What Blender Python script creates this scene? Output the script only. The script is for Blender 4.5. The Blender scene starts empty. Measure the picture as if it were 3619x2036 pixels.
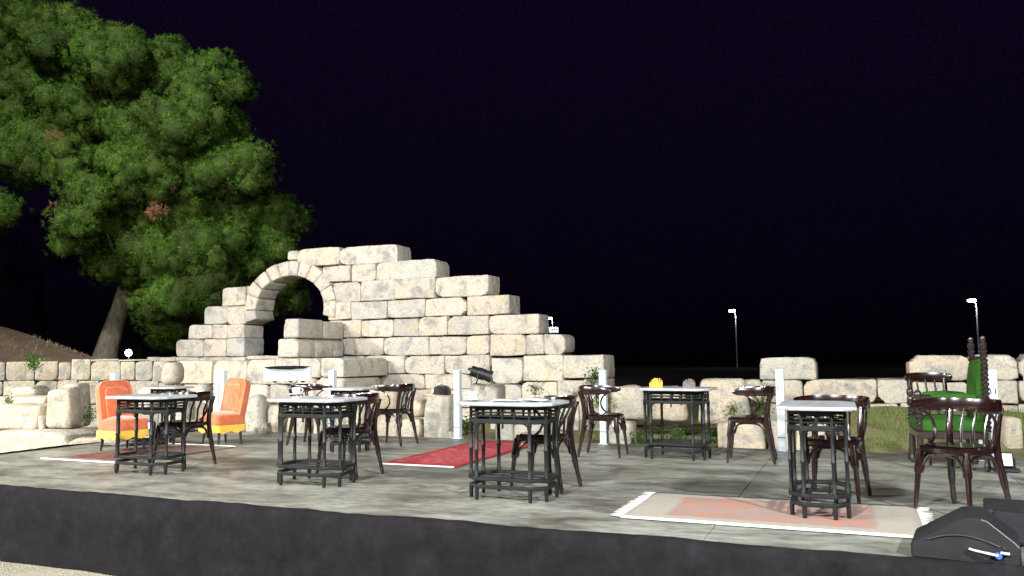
import bpy, bmesh, math, random
import numpy as np
from mathutils import Vector, Matrix, noise
random.seed(7); rng = np.random.default_rng(7)
R = math.radians
S = bpy.context.scene
C = S.collection

# ------------------------------------------------------------------ camera
FPX, CX, CY, HZ, EYE, YAW, ROLL = 2850.0, 1809.5, 1018.0, 1261.0, 1.10, R(23), 0.0096
PIT = math.atan((HZ - CY) / FPX)
cd = bpy.data.cameras.new('camera'); cam = bpy.data.objects.new('camera', cd); C.objects.link(cam)
cd.sensor_width = 36; cd.lens = 36 * FPX / 3619; cd.clip_end = 2000; cd.clip_start = 0.05
cam.location = (0, 0, EYE); cam.rotation_euler = (Matrix.Rotation(YAW, 3, 'Z') @ Matrix.Rotation(R(90) + PIT, 3, 'X') @ Matrix.Rotation(-ROLL, 3, 'Z')).to_euler()
S.camera = cam
S.render.resolution_x, S.render.resolution_y = 1024, 576

# ------------------------------------------------------------------ night sky
W = bpy.data.worlds.new('World'); S.world = W; W.use_nodes = True
wn = W.node_tree.nodes; wl = W.node_tree.links
bg = wn['Background']
sky = wn.new('ShaderNodeTexSky'); sky.sky_type = 'NISHITA'; sky.sun_disc = False
sky.sun_elevation = R(-7); sky.sun_rotation = R(200)
mixn = wn.new('ShaderNodeMix'); mixn.data_type = 'RGBA'; mixn.blend_type = 'ADD'; mixn.inputs[0].default_value = 1.0
mixn.inputs[7].default_value = (0.028, 0.012, 0.075, 1)
tcw = wn.new('ShaderNodeTexCoord'); sxw = wn.new('ShaderNodeSeparateXYZ'); wl.new(tcw.outputs['Generated'], sxw.inputs[0])
rmw = wn.new('ShaderNodeValToRGB'); e_ = rmw.color_ramp.elements; e_.new(0.10)
for k_, (p_, c_) in enumerate(((0.0, (0.006, 0.003, 0.015, 1)), (0.10, (0.022, 0.010, 0.055, 1)), (0.45, (0.050, 0.021, 0.120, 1)))): e_[k_].position = p_; e_[k_].color = c_
gr = wn.new('ShaderNodeTexNoise'); gr.inputs['Scale'].default_value = 420; gr.inputs['Detail'].default_value = 1.0; wl.new(tcw.outputs['Generated'], gr.inputs['Vector'])
grm = wn.new('ShaderNodeMix'); grm.data_type = 'RGBA'; grm.blend_type = 'MULTIPLY'; grm.inputs[0].default_value = 1.0        # fine mottle standing for camera grain
grr = wn.new('ShaderNodeValToRGB'); grr.color_ramp.elements[0].position = 0.25; grr.color_ramp.elements[0].color = (0.55, 0.5, 0.5, 1); grr.color_ramp.elements[1].position = 0.75; grr.color_ramp.elements[1].color = (1.45, 1.5, 1.5, 1)
wl.new(gr.outputs[0], grr.inputs[0]); wl.new(rmw.outputs[0], grm.inputs[6]); wl.new(grr.outputs[0], grm.inputs[7])
wl.new(sxw.outputs[2], rmw.inputs[0]); wl.new(grm.outputs[2], mixn.inputs[7])
wl.new(sky.outputs[0], mixn.inputs[6]); wl.new(mixn.outputs[2], bg.inputs[0])
bg.inputs[1].default_value = 0.08

# faint sun lamp added as moonlight, no moon in view
sd = bpy.data.lights.new('added_moon', 'SUN'); so = bpy.data.objects.new('added_moon', sd); C.objects.link(so)
sd.energy = 0.012; sd.angle = R(0.5); sd.color = (0.85, 0.9, 1.0)
so.rotation_euler = (R(50), 0, R(-30))

# stage floodlights on the audience side (front of house), plus a flood added for the pine
def flood(loc, aim, watts, col, cone=75, rad=0.12, blend=0.7):
    l = bpy.data.lights.new('floodlight', 'SPOT'); o = bpy.data.objects.new('floodlight', l); C.objects.link(o)
    l.energy = watts; l.color = col; l.spot_size = R(cone); l.spot_blend = blend; l.shadow_soft_size = rad
    o.location = loc
    o.rotation_euler = (Vector(aim) - Vector(loc)).to_track_quat('-Z', 'Y').to_euler()
    return o
WARM = (1.0, 0.965, 0.90); COOL = (0.93, 0.98, 1.0)
flood((-16.0, 1.0, 6.0), (-10.5, 13.0, 1.2), 6900, WARM, 118, 0.3, 0.5)
flood((-12.2, -2.0, 6.2), (-5.5, 9.5, 0.3), 7200, WARM, 85, 0.3)
flood((-2.6, -4.0, 6.6), (-4.0, 10.0, 0.4), 9000, COOL, 85, 0.35)
flood((6.0, -0.8, 6.0), (-6.0, 12.0, 0.8), 8800, COOL, 85, 0.35)
flood((-11.0, -2.0, 16.0), (-18.5, 20.0, 8.0), 36000, COOL, 40, 0.3, 0.5)     # unseen flood added to brighten the pine and the hill

S.view_settings.view_transform = 'Standard'; S.view_settings.look = 'None'
S.view_settings.exposure = 0.0; S.view_settings.gamma = 1.0
S.render.engine = 'CYCLES'

# ------------------------------------------------------------------ survey helpers (photo pixel -> place)
def ray(x, y):
    a = (x - CX) / FPX; b = -(y - CY) / FPX; a, b = a + b * ROLL, b - a * ROLL
    f = math.cos(PIT) - b * math.sin(PIT); z = math.sin(PIT) + b * math.cos(PIT)
    return (a * math.cos(YAW) - f * math.sin(YAW), a * math.sin(YAW) + f * math.cos(YAW), z)
def onz(x, y, z=0.0):
    d = ray(x, y); t = (z - EYE) / d[2]
    return (d[0] * t, d[1] * t)
def atd(x, y, d):                     # at camera distance d (metres along the view axis)
    r = ray(x, y); f = -r[0] * math.sin(YAW) + r[1] * math.cos(YAW)
    t = d / f
    return Vector((r[0] * t, r[1] * t, EYE + r[2] * t))
def camdir(a):                        # unit vector in the ground plane, a degrees left of the camera's right
    a = R(a) + YAW
    return (math.cos(a), math.sin(a))

# ------------------------------------------------------------------ materials
MATS = {}
def nm(name, base=(0.5, 0.5, 0.5), rough=0.6, metal=0.0, spec=0.5, emis=None, estr=0.0, coat=0.0, sheen=0.0):
    m = bpy.data.materials.new(name); m.use_nodes = True
    b = m.node_tree.nodes['Principled BSDF']
    b.inputs['Base Color'].default_value = (*base, 1); b.inputs['Roughness'].default_value = rough
    b.inputs['Metallic'].default_value = metal; b.inputs['Specular IOR Level'].default_value = spec
    if coat: b.inputs['Coat Weight'].default_value = coat; b.inputs['Coat Roughness'].default_value = 0.08
    if sheen: b.inputs['Sheen Weight'].default_value = sheen
    if emis: b.inputs['Emission Color'].default_value = (*emis, 1); b.inputs['Emission Strength'].default_value = estr
    MATS[name] = m
    return m, m.node_tree.nodes, m.node_tree.links, b
def N(nodes, t, **kw):
    n = nodes.new(t)
    for k, v in kw.items(): setattr(n, k, v)
    return n
def noise_tex(nodes, links, scale, detail=4, rough=0.55, vec=None, dist=0.0):
    n = N(nodes, 'ShaderNodeTexNoise'); n.inputs['Scale'].default_value = scale
    n.inputs['Detail'].default_value = detail; n.inputs['Roughness'].default_value = rough
    n.inputs['Distortion'].default_value = dist
    if vec is not None: links.new(vec, n.inputs['Vector'])
    return n
def ramp(nodes, links, src, stops):
    r = N(nodes, 'ShaderNodeValToRGB'); e = r.color_ramp.elements
    while len(e) < len(stops): e.new(0.5)
    for i, (p, c) in enumerate(stops):
        e[i].position = p; e[i].color = (*c, 1) if len(c) == 3 else c
    links.new(src, r.inputs[0]); return r
def mixc(nodes, links, fac, a, b, mode='MIX'):
    m = N(nodes, 'ShaderNodeMix', data_type='RGBA', blend_type=mode)
    if isinstance(fac, (int, float)): m.inputs[0].default_value = fac
    else: links.new(fac, m.inputs[0])
    for i, s in ((6, a), (7, b)):
        if isinstance(s, tuple): m.inputs[i].default_value = (*s, 1)
        else: links.new(s, m.inputs[i])
    return m.outputs[2]
def bump(nodes, links, h, b, strength=0.4, dist=0.02):
    bp = N(nodes, 'ShaderNodeBump'); bp.inputs['Strength'].default_value = strength; bp.inputs['Distance'].default_value = dist
    links.new(h, bp.inputs['Height']); links.new(bp.outputs[0], b.inputs['Normal'])
    return bp
def geo_pos(nodes): return N(nodes, 'ShaderNodeNewGeometry').outputs['Position']

def stone_mat(name, c0, c1, c2):
    m, n, l, b = nm(name, rough=0.9, spec=0.25)
    p = geo_pos(n)
    oi = N(n, 'ShaderNodeObjectInfo')
    cmb = N(n, 'ShaderNodeVectorMath', operation='SCALE'); cmb.inputs[0].default_value = (7.0, 3.0, 5.0); l.new(oi.outputs['Random'], cmb.inputs['Scale'])
    va = N(n, 'ShaderNodeVectorMath', operation='ADD'); l.new(p, va.inputs[0]); l.new(cmb.outputs[0], va.inputs[1]); p2 = va.outputs[0]   # each block has its own grain
    a = noise_tex(n, l, 1.9, 6, 0.62, p2, 0.3); r1 = ramp(n, l, a.outputs[0], [(0.34, c0), (0.5, c1), (0.66, c2)])
    rr = ramp(n, l, oi.outputs['Random'], [(0.0, (0.74, 0.74, 0.73)), (0.2, (1.0, 0.94, 0.86)), (0.4, (0.80, 0.83, 0.84)), (0.6, (1.02, 0.89, 0.78)), (0.8, (0.92, 0.92, 0.91)), (1.0, (1.04, 0.98, 0.86))])
    c = mixc(n, l, 1.0, r1.outputs[0], rr.outputs[0], 'MULTIPLY')
    s = noise_tex(n, l, 3.6, 7, 0.66, p2, 0.6); sr = ramp(n, l, s.outputs[0], [(0.49, (0, 0, 0)), (0.64, (0.85, 0.85, 0.85))])
    c = mixc(n, l, sr.outputs[0], c, (0.25, 0.25, 0.24))
    y = noise_tex(n, l, 2.6, 5, 0.62, p2, 0.3); yr = ramp(n, l, y.outputs[0], [(0.56, (0, 0, 0)), (0.72, (0.8, 0.8, 0.8))])
    c = mixc(n, l, yr.outputs[0], c, (0.49, 0.42, 0.27))
    w = noise_tex(n, l, 5.5, 6, 0.7, p2); wr = ramp(n, l, w.outputs[0], [(0.58, (0, 0, 0)), (0.70, (0.6, 0.6, 0.6))])
    c = mixc(n, l, wr.outputs[0], c, (0.66, 0.64, 0.58))
    f = noise_tex(n, l, 30, 6, 0.75, p); fr = ramp(n, l, f.outputs[0], [(0.30, (0.60, 0.58, 0.54)), (0.52, (1, 1, 1))])
    c = mixc(n, l, 1.0, c, fr.outputs[0], 'MULTIPLY')
    l.new(c, b.inputs['Base Color'])
    h = noise_tex(n, l, 11, 9, 0.72, p); v = N(n, 'ShaderNodeTexVoronoi'); v.inputs['Scale'].default_value = 22; l.new(p, v.inputs['Vector'])
    mm = N(n, 'ShaderNodeMath', operation='MULTIPLY_ADD'); mm.inputs[1].default_value = 0.3; l.new(v.outputs[0], mm.inputs[0]); l.new(h.outputs[0], mm.inputs[2])
    bump(n, l, mm.outputs[0], b, 0.55, 0.04)
    return m
stone_mat('ruin_stone', (0.49, 0.47, 0.43), (0.56, 0.525, 0.465), (0.58, 0.52, 0.45))
stone_mat('loose_stone', (0.44, 0.42, 0.37), (0.52, 0.48, 0.40), (0.55, 0.50, 0.41))

def soil_mat(name, ca, cb, green=None, gthr=0.55):
    m, n, l, b = nm(name, rough=0.95, spec=0.1); p = geo_pos(n)
    a = noise_tex(n, l, 2.2, 7, 0.65, p); c = ramp(n, l, a.outputs[0], [(0.3, ca), (0.7, cb)]).outputs[0]
    if green:
        g = noise_tex(n, l, 1.1, 5, 0.6, p); gr = ramp(n, l, g.outputs[0], [(gthr - 0.06, (0, 0, 0)), (gthr + 0.08, (1, 1, 1))])
        c = mixc(n, l, gr.outputs[0], c, green)
    f = noise_tex(n, l, 40, 4, 0.7, p); c = mixc(n, l, 0.55, c, ramp(n, l, f.outputs[0], [(0.3, (0.4, 0.4, 0.4)), (0.65, (1, 1, 1))]).outputs[0], 'MULTIPLY')
    l.new(c, b.inputs['Base Color']); bump(n, l, f.outputs[0], b, 0.8, 0.04)
    return m
soil_mat('bank_soil', (0.22, 0.17, 0.11), (0.36, 0.31, 0.21), (0.23, 0.26, 0.09), 0.5)
soil_mat('hill_soil', (0.34, 0.23, 0.16), (0.50, 0.37, 0.27))
soil_mat('forecourt', (0.30, 0.27, 0.20), (0.42, 0.38, 0.29))
soil_mat('far_ground', (0.045, 0.04, 0.03), (0.07, 0.06, 0.045))

def deck_mat():
    m, n, l, b = nm('deck', rough=0.4, spec=0.45); p = geo_pos(n)
    mp = N(n, 'ShaderNodeMapping'); mp.inputs['Scale'].default_value = (0.75, 1.7, 1.0); mp.inputs['Rotation'].default_value = (0, 0, R(-20)); l.new(p, mp.inputs[0])
    a = noise_tex(n, l, 1.5, 7, 0.62, mp.outputs[0], 0.5)
    c = ramp(n, l, a.outputs[0], [(0.35, (0.085, 0.077, 0.064)), (0.48, (0.195, 0.188, 0.163)), (0.64, (0.31, 0.308, 0.27))]).outputs[0]
    g = noise_tex(n, l, 0.9, 4, 0.5, p); c = mixc(n, l, ramp(n, l, g.outputs[0], [(0.45, (0, 0, 0)), (0.7, (0.55, 0.55, 0.55))]).outputs[0], c, (0.205, 0.205, 0.175))
    s = noise_tex(n, l, 9, 6, 0.7, mp.outputs[0]); c = mixc(n, l, 0.85, c, ramp(n, l, s.outputs[0], [(0.32, (0.42, 0.41, 0.39)), (0.58, (1.08, 1.08, 1.06))]).outputs[0], 'MULTIPLY')
    oi = N(n, 'ShaderNodeObjectInfo'); c = mixc(n, l, 1.0, c, ramp(n, l, oi.outputs['Random'], [(0, (0.9, 0.9, 0.9)), (1, (1.1, 1.1, 1.08))]).outputs[0], 'MULTIPLY')
    l.new(c, b.inputs['Base Color'])
    r = ramp(n, l, a.outputs[0], [(0.3, (0.62, 0.62, 0.62)), (0.7, (0.36, 0.36, 0.36))]); l.new(r.outputs[0], b.inputs['Roughness'])
    bump(n, l, s.outputs[0], b, 0.15, 0.01)
deck_mat()
def cloth_mat():
    m, n, l, b = nm('black_cloth', rough=0.95, spec=0.08); p = geo_pos(n)
    a = noise_tex(n, l, 5.0, 8, 0.72, p); l.new(ramp(n, l, a.outputs[0], [(0.3, (0.007, 0.0062, 0.007)), (0.55, (0.013, 0.012, 0.0135)), (0.75, (0.022, 0.020, 0.022))]).outputs[0], b.inputs['Base Color'])
    f = noise_tex(n, l, 160, 2, 0.5, p); bump(n, l, f.outputs[0], b, 0.3, 0.004)
cloth_mat()
def wood_mat():
    m, n, l, b = nm('mahogany', rough=0.22, spec=0.6, coat=0.6)
    tc = N(n, 'ShaderNodeTexCoord'); mp = N(n, 'ShaderNodeMapping'); mp.inputs['Scale'].default_value = (9, 9, 1.6); l.new(tc.outputs['Object'], mp.inputs[0])
    a = noise_tex(n, l, 3, 6, 0.6, mp.outputs[0], 1.0); l.new(ramp(n, l, a.outputs[0], [(0.3, (0.007, 0.003, 0.0025)), (0.55, (0.015, 0.0045, 0.0035)), (0.75, (0.034, 0.008, 0.005))]).outputs[0], b.inputs['Base Color'])
    l.new(ramp(n, l, a.outputs[0], [(0.3, (0.30, 0.30, 0.30)), (0.7, (0.18, 0.18, 0.18))]).outputs[0], b.inputs['Roughness'])
wood_mat()
def iron_mat():
    m, n, l, b = nm('iron', rough=0.5, spec=0.35); p = geo_pos(n)
    a = noise_tex(n, l, 12, 5, 0.6, p); l.new(ramp(n, l, a.outputs[0], [(0.3, (0.006, 0.0065, 0.0065)), (0.7, (0.014, 0.015, 0.015))]).outputs[0], b.inputs['Base Color'])
    bump(n, l, a.outputs[0], b, 0.25, 0.004)
iron_mat()
def marble_mat():
    m, n, l, b = nm('marble', rough=0.24, spec=0.5); p = geo_pos(n)
    a = noise_tex(n, l, 5, 8, 0.6, p, 1.6); l.new(ramp(n, l, a.outputs[0], [(0.35, (0.30, 0.31, 0.32)), (0.5, (0.42, 0.43, 0.44)), (0.7, (0.48, 0.48, 0.48))]).outputs[0], b.inputs['Base Color'])
marble_mat()
def fabric_mat(name, c0, c1, sheen=0.5):
    m, n, l, b = nm(name, rough=0.85, spec=0.15, sheen=sheen)
    tc = N(n, 'ShaderNodeTexCoord')
    a = noise_tex(n, l, 9, 6, 0.65, tc.outputs['Object'], 0.6); l.new(ramp(n, l, a.outputs[0], [(0.3, c0), (0.7, c1)]).outputs[0], b.inputs['Base Color'])
    f = noise_tex(n, l, 70, 3, 0.6, tc.outputs['Object']); bump(n, l, f.outputs[0], b, 0.35, 0.006)
fabric_mat('orange_velvet', (0.46, 0.088, 0.030), (0.66, 0.175, 0.075))
fabric_mat('orange_piping', (0.66, 0.20, 0.07), (0.74, 0.25, 0.09))
fabric_mat('yellow_fringe', (0.68, 0.40, 0.04), (0.80, 0.52, 0.08))
fabric_mat('green_velvet', (0.014, 0.052, 0.008), (0.032, 0.105, 0.014), 0.0)
fabric_mat('cream_fringe', (0.70, 0.69, 0.64), (0.82, 0.81, 0.77), 0.2)
fabric_mat('cap_cloth', (0.012, 0.010, 0.010), (0.03, 0.026, 0.026))
fabric_mat('yellow_paper', (0.46, 0.26, 0.04), (0.62, 0.40, 0.09), 0.0)
fabric_mat('grey_paper', (0.10, 0.085, 0.08), (0.22, 0.19, 0.18), 0.0)
nm('dark_wood', (0.022, 0.014, 0.012), 0.35, coat=0.3)
nm('post_white', (0.60, 0.65, 0.69), 0.4, spec=0.4)
nm('post_slot', (0.10, 0.11, 0.12), 0.7)
nm('china', (0.85, 0.85, 0.84), 0.15)
nm('paper', (0.82, 0.83, 0.84), 0.7)
nm('black_metal', (0.016, 0.016, 0.018), 0.42)
nm('black_plastic', (0.02, 0.02, 0.022), 0.55)
nm('glowing_enamel', (0.85, 0.87, 0.88), 0.3, emis=(0.9, 0.97, 1.0), estr=0.35)  # light box enamel given a faint glow of its own
nm('fixture_glass', (0.75, 0.8, 0.85), 0.1, emis=(0.85, 0.95, 1.0), estr=0.8)
nm('lamp_glow', (0.9, 0.95, 1.0), 0.3, emis=(0.86, 0.94, 1.0), estr=30.0)
nm('galvanised', (0.42, 0.44, 0.46), 0.45, metal=0.3)
nm('far_pole', (0.42, 0.44, 0.46), 0.5, emis=None)
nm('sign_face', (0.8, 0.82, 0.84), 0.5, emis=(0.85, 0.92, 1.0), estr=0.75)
nm('sign_mark', (0.25, 0.27, 0.3), 0.6)
nm('blue_plug', (0.05, 0.12, 0.42), 0.35)
nm('grey_cable', (0.45, 0.47, 0.48), 0.5)
nm('scuffed_edge', (0.11, 0.10, 0.11), 0.6)

def speaker_mat():
    m, n, l, b = nm('speaker_paint', rough=0.7, spec=0.3)
    tc = N(n, 'ShaderNodeTexCoord')
    a = noise_tex(n, l, 6, 6, 0.65, tc.outputs['Object']); l.new(ramp(n, l, a.outputs[0], [(0.3, (0.008, 0.0078, 0.0088)), (0.7, (0.018, 0.0172, 0.0185))]).outputs[0], b.inputs['Base Color'])
    f = noise_tex(n, l, 120, 3, 0.6, tc.outputs['Object']); bump(n, l, f.outputs[0], b, 0.5, 0.006)
speaker_mat()

def N_mul(n, l, o, k):
    m = N(n, 'ShaderNodeMath', operation='MULTIPLY'); m.inputs[1].default_value = k; l.new(o, m.inputs[0]); return m.outputs[0]
def rug_mat(name, field, border, motif, scale, amount=0.5, edge=0.10, line=None):
    # woven pattern: printed colour only; uses the rug's own object coordinates
    m, n, l, b = nm(name, rough=0.95, spec=0.05)
    tc = N(n, 'ShaderNodeTexCoord'); g = tc.outputs['Generated']
    sep = N(n, 'ShaderNodeSeparateXYZ'); l.new(g, sep.inputs[0])
    def edge_dist(o):
        s = N(n, 'ShaderNodeMath', operation='SUBTRACT'); s.inputs[1].default_value = 0.5; l.new(o, s.inputs[0])
        a = N(n, 'ShaderNodeMath', operation='ABSOLUTE'); l.new(s.outputs[0], a.inputs[0]); return a.outputs[0]
    ex, ey = edge_dist(sep.outputs[0]), edge_dist(sep.outputs[1])
    mx = N(n, 'ShaderNodeMath', operation='MAXIMUM'); l.new(ex, mx.inputs[0]); l.new(ey, mx.inputs[1])
    nz = noise_tex(n, l, scale * 2.2, 3, 0.5, tc.outputs['Object'])
    w = N(n, 'ShaderNodeMath', operation='MULTIPLY_ADD'); w.inputs[1].default_value = 0.05; l.new(nz.outputs[0], w.inputs[0]); l.new(mx.outputs[0], w.inputs[2])
    bd = ramp(n, l, w.outputs[0], [(0.5 - edge - 0.05 + 0.02, (0, 0, 0)), (0.5 - edge - 0.03 + 0.02, (1, 1, 1))])
    v = N(n, 'ShaderNodeTexVoronoi'); v.inputs['Scale'].default_value = scale; v.inputs['Randomness'].default_value = 0.75; l.new(tc.outputs['Object'], v.inputs['Vector'])
    vm = N(n, 'ShaderNodeMath', operation='MULTIPLY_ADD'); vm.inputs[1].default_value = 0.55; l.new(nz.outputs[0], vm.inputs[0]); l.new(v.outputs[0], vm.inputs[2])
    mo = ramp(n, l, vm.outputs[0], [(amount, (1, 1, 1)), (amount + 0.05, (0, 0, 0))])
    bk = noise_tex(n, l, 13, 3, 0.6, tc.outputs['Object']); bkr = ramp(n, l, bk.outputs[0], [(0.44, (0, 0, 0)), (0.58, (1, 1, 1))])
    mo2 = N(n, 'ShaderNodeMath', operation='MULTIPLY'); l.new(mo.outputs[0], mo2.inputs[0]); l.new(bkr.outputs[0], mo2.inputs[1])
    fl = noise_tex(n, l, 3.0, 6, 0.65, tc.outputs['Object'])
    fc = mixc(n, l, fl.outputs[0], field, tuple(x * 0.72 for x in field))
    ar = noise_tex(n, l, scale * 1.5, 2, 0.5, tc.outputs['Object'], 1.2)
    al = ramp(n, l, ar.outputs[0], [(0.40, (0, 0, 0)), (0.425, (1, 1, 1)), (0.45, (0, 0, 0)), (0.55, (0, 0, 0)), (0.575, (1, 1, 1)), (0.60, (0, 0, 0))])
    fc = mixc(n, l, N_mul(n, l, al.outputs[0], 0.65), fc, line or motif)
    c = mixc(n, l, mo2.outputs[0], fc, motif)
    c = mixc(n, l, bd.outputs[0], c, border)
    f = noise_tex(n, l, 90, 3, 0.7, tc.outputs['Object']); c = mixc(n, l, 0.5, c, ramp(n, l, f.outputs[0], [(0.3, (0.55, 0.55, 0.55)), (0.6, (1, 1, 1))]).outputs[0], 'MULTIPLY')
    l.new(c, b.inputs['Base Color']); bump(n, l, f.outputs[0], b, 0.4, 0.006)
rug_mat('red_rug', (0.42, 0.065, 0.078), (0.36, 0.045, 0.056), (0.48, 0.17, 0.17), 2.6, 0.47, 0.035, (0.52, 0.24, 0.23))
rug_mat('faded_rug', (0.20, 0.14, 0.115), (0.22, 0.20, 0.165), (0.24, 0.045, 0.04), 2.2, 0.68, 0.05)
rug_mat('pale_rug', (0.36, 0.255, 0.22), (0.34, 0.305, 0.255), (0.43, 0.19, 0.125), 2.4, 0.78, 0.10, (0.38, 0.20, 0.16))

def leaf_mat(name, stops, trans=0.25, tuft=False):
    m, n, l, b = nm(name, rough=0.7, spec=0.06); p = geo_pos(n)
    a = noise_tex(n, l, 1.1, 4, 0.6, p)
    g = N(n, 'ShaderNodeNewGeometry')
    ad = N(n, 'ShaderNodeMath', operation='MULTIPLY_ADD'); ad.inputs[1].default_value = 0.22; l.new(g.outputs['Random Per Island'], ad.inputs[0]); l.new(a.outputs[0], ad.inputs[2])
    c = ramp(n, l, ad.outputs[0], stops).outputs[0]
    l.new(c, b.inputs['Base Color'])
    tr = N(n, 'ShaderNodeBsdfTranslucent'); l.new(c, tr.inputs[0])
    if tuft:
        an = N(n, 'ShaderNodeAttribute'); an.attribute_name = 'tuft_normal'; l.new(an.outputs['Vector'], b.inputs['Normal']); l.new(an.outputs['Vector'], tr.inputs['Normal'])
    ms = N(n, 'ShaderNodeMixShader'); ms.inputs[0].default_value = trans
    l.new(b.outputs[0], ms.inputs[1]); l.new(tr.outputs[0], ms.inputs[2]); l.new(ms.outputs[0], n['Material Output'].inputs[0])
leaf_mat('pine_needles', [(0.38, (0.080, 0.062, 0.022)), (0.50, (0.056, 0.100, 0.014)), (0.60, (0.070, 0.160, 0.018)), (0.74, (0.11, 0.21, 0.022)), (0.86, (0.14, 0.19, 0.04))], 0.12, True)
leaf_mat('twig_shade', [(0.4, (0.020, 0.032, 0.008)), (0.75, (0.034, 0.050, 0.010))], 0.0)  # dark twig colour, deepened to paint shade between the clumps
leaf_mat('dry_needles', [(0.4, (0.16, 0.07, 0.035)), (0.75, (0.24, 0.12, 0.06))], 0.12, True)
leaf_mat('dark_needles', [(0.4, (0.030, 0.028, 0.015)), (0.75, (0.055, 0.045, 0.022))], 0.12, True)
leaf_mat('weed_leaf', [(0.38, (0.045, 0.11, 0.025)), (0.75, (0.12, 0.21, 0.055))])
leaf_mat('bank_grass', [(0.38, (0.09, 0.13, 0.03)), (0.62, (0.16, 0.20, 0.06)), (0.8, (0.24, 0.23, 0.11))], 0.2)
leaf_mat('straw', [(0.4, (0.26, 0.17, 0.11)), (0.75, (0.46, 0.36, 0.24))], 0.1)
def bark_mat():
    m, n, l, b = nm('bark', rough=0.95, spec=0.1); p = geo_pos(n)
    mp = N(n, 'ShaderNodeMapping'); mp.inputs['Scale'].default_value = (6, 6, 1.6); l.new(p, mp.inputs[0])
    a = noise_tex(n, l, 2.2, 7, 0.65, mp.outputs[0]); l.new(ramp(n, l, a.outputs[0], [(0.3, (0.06, 0.05, 0.036)), (0.7, (0.155, 0.135, 0.10))]).outputs[0], b.inputs['Base Color'])
    bump(n, l, a.outputs[0], b, 1.0, 0.08)
bark_mat()

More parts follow.
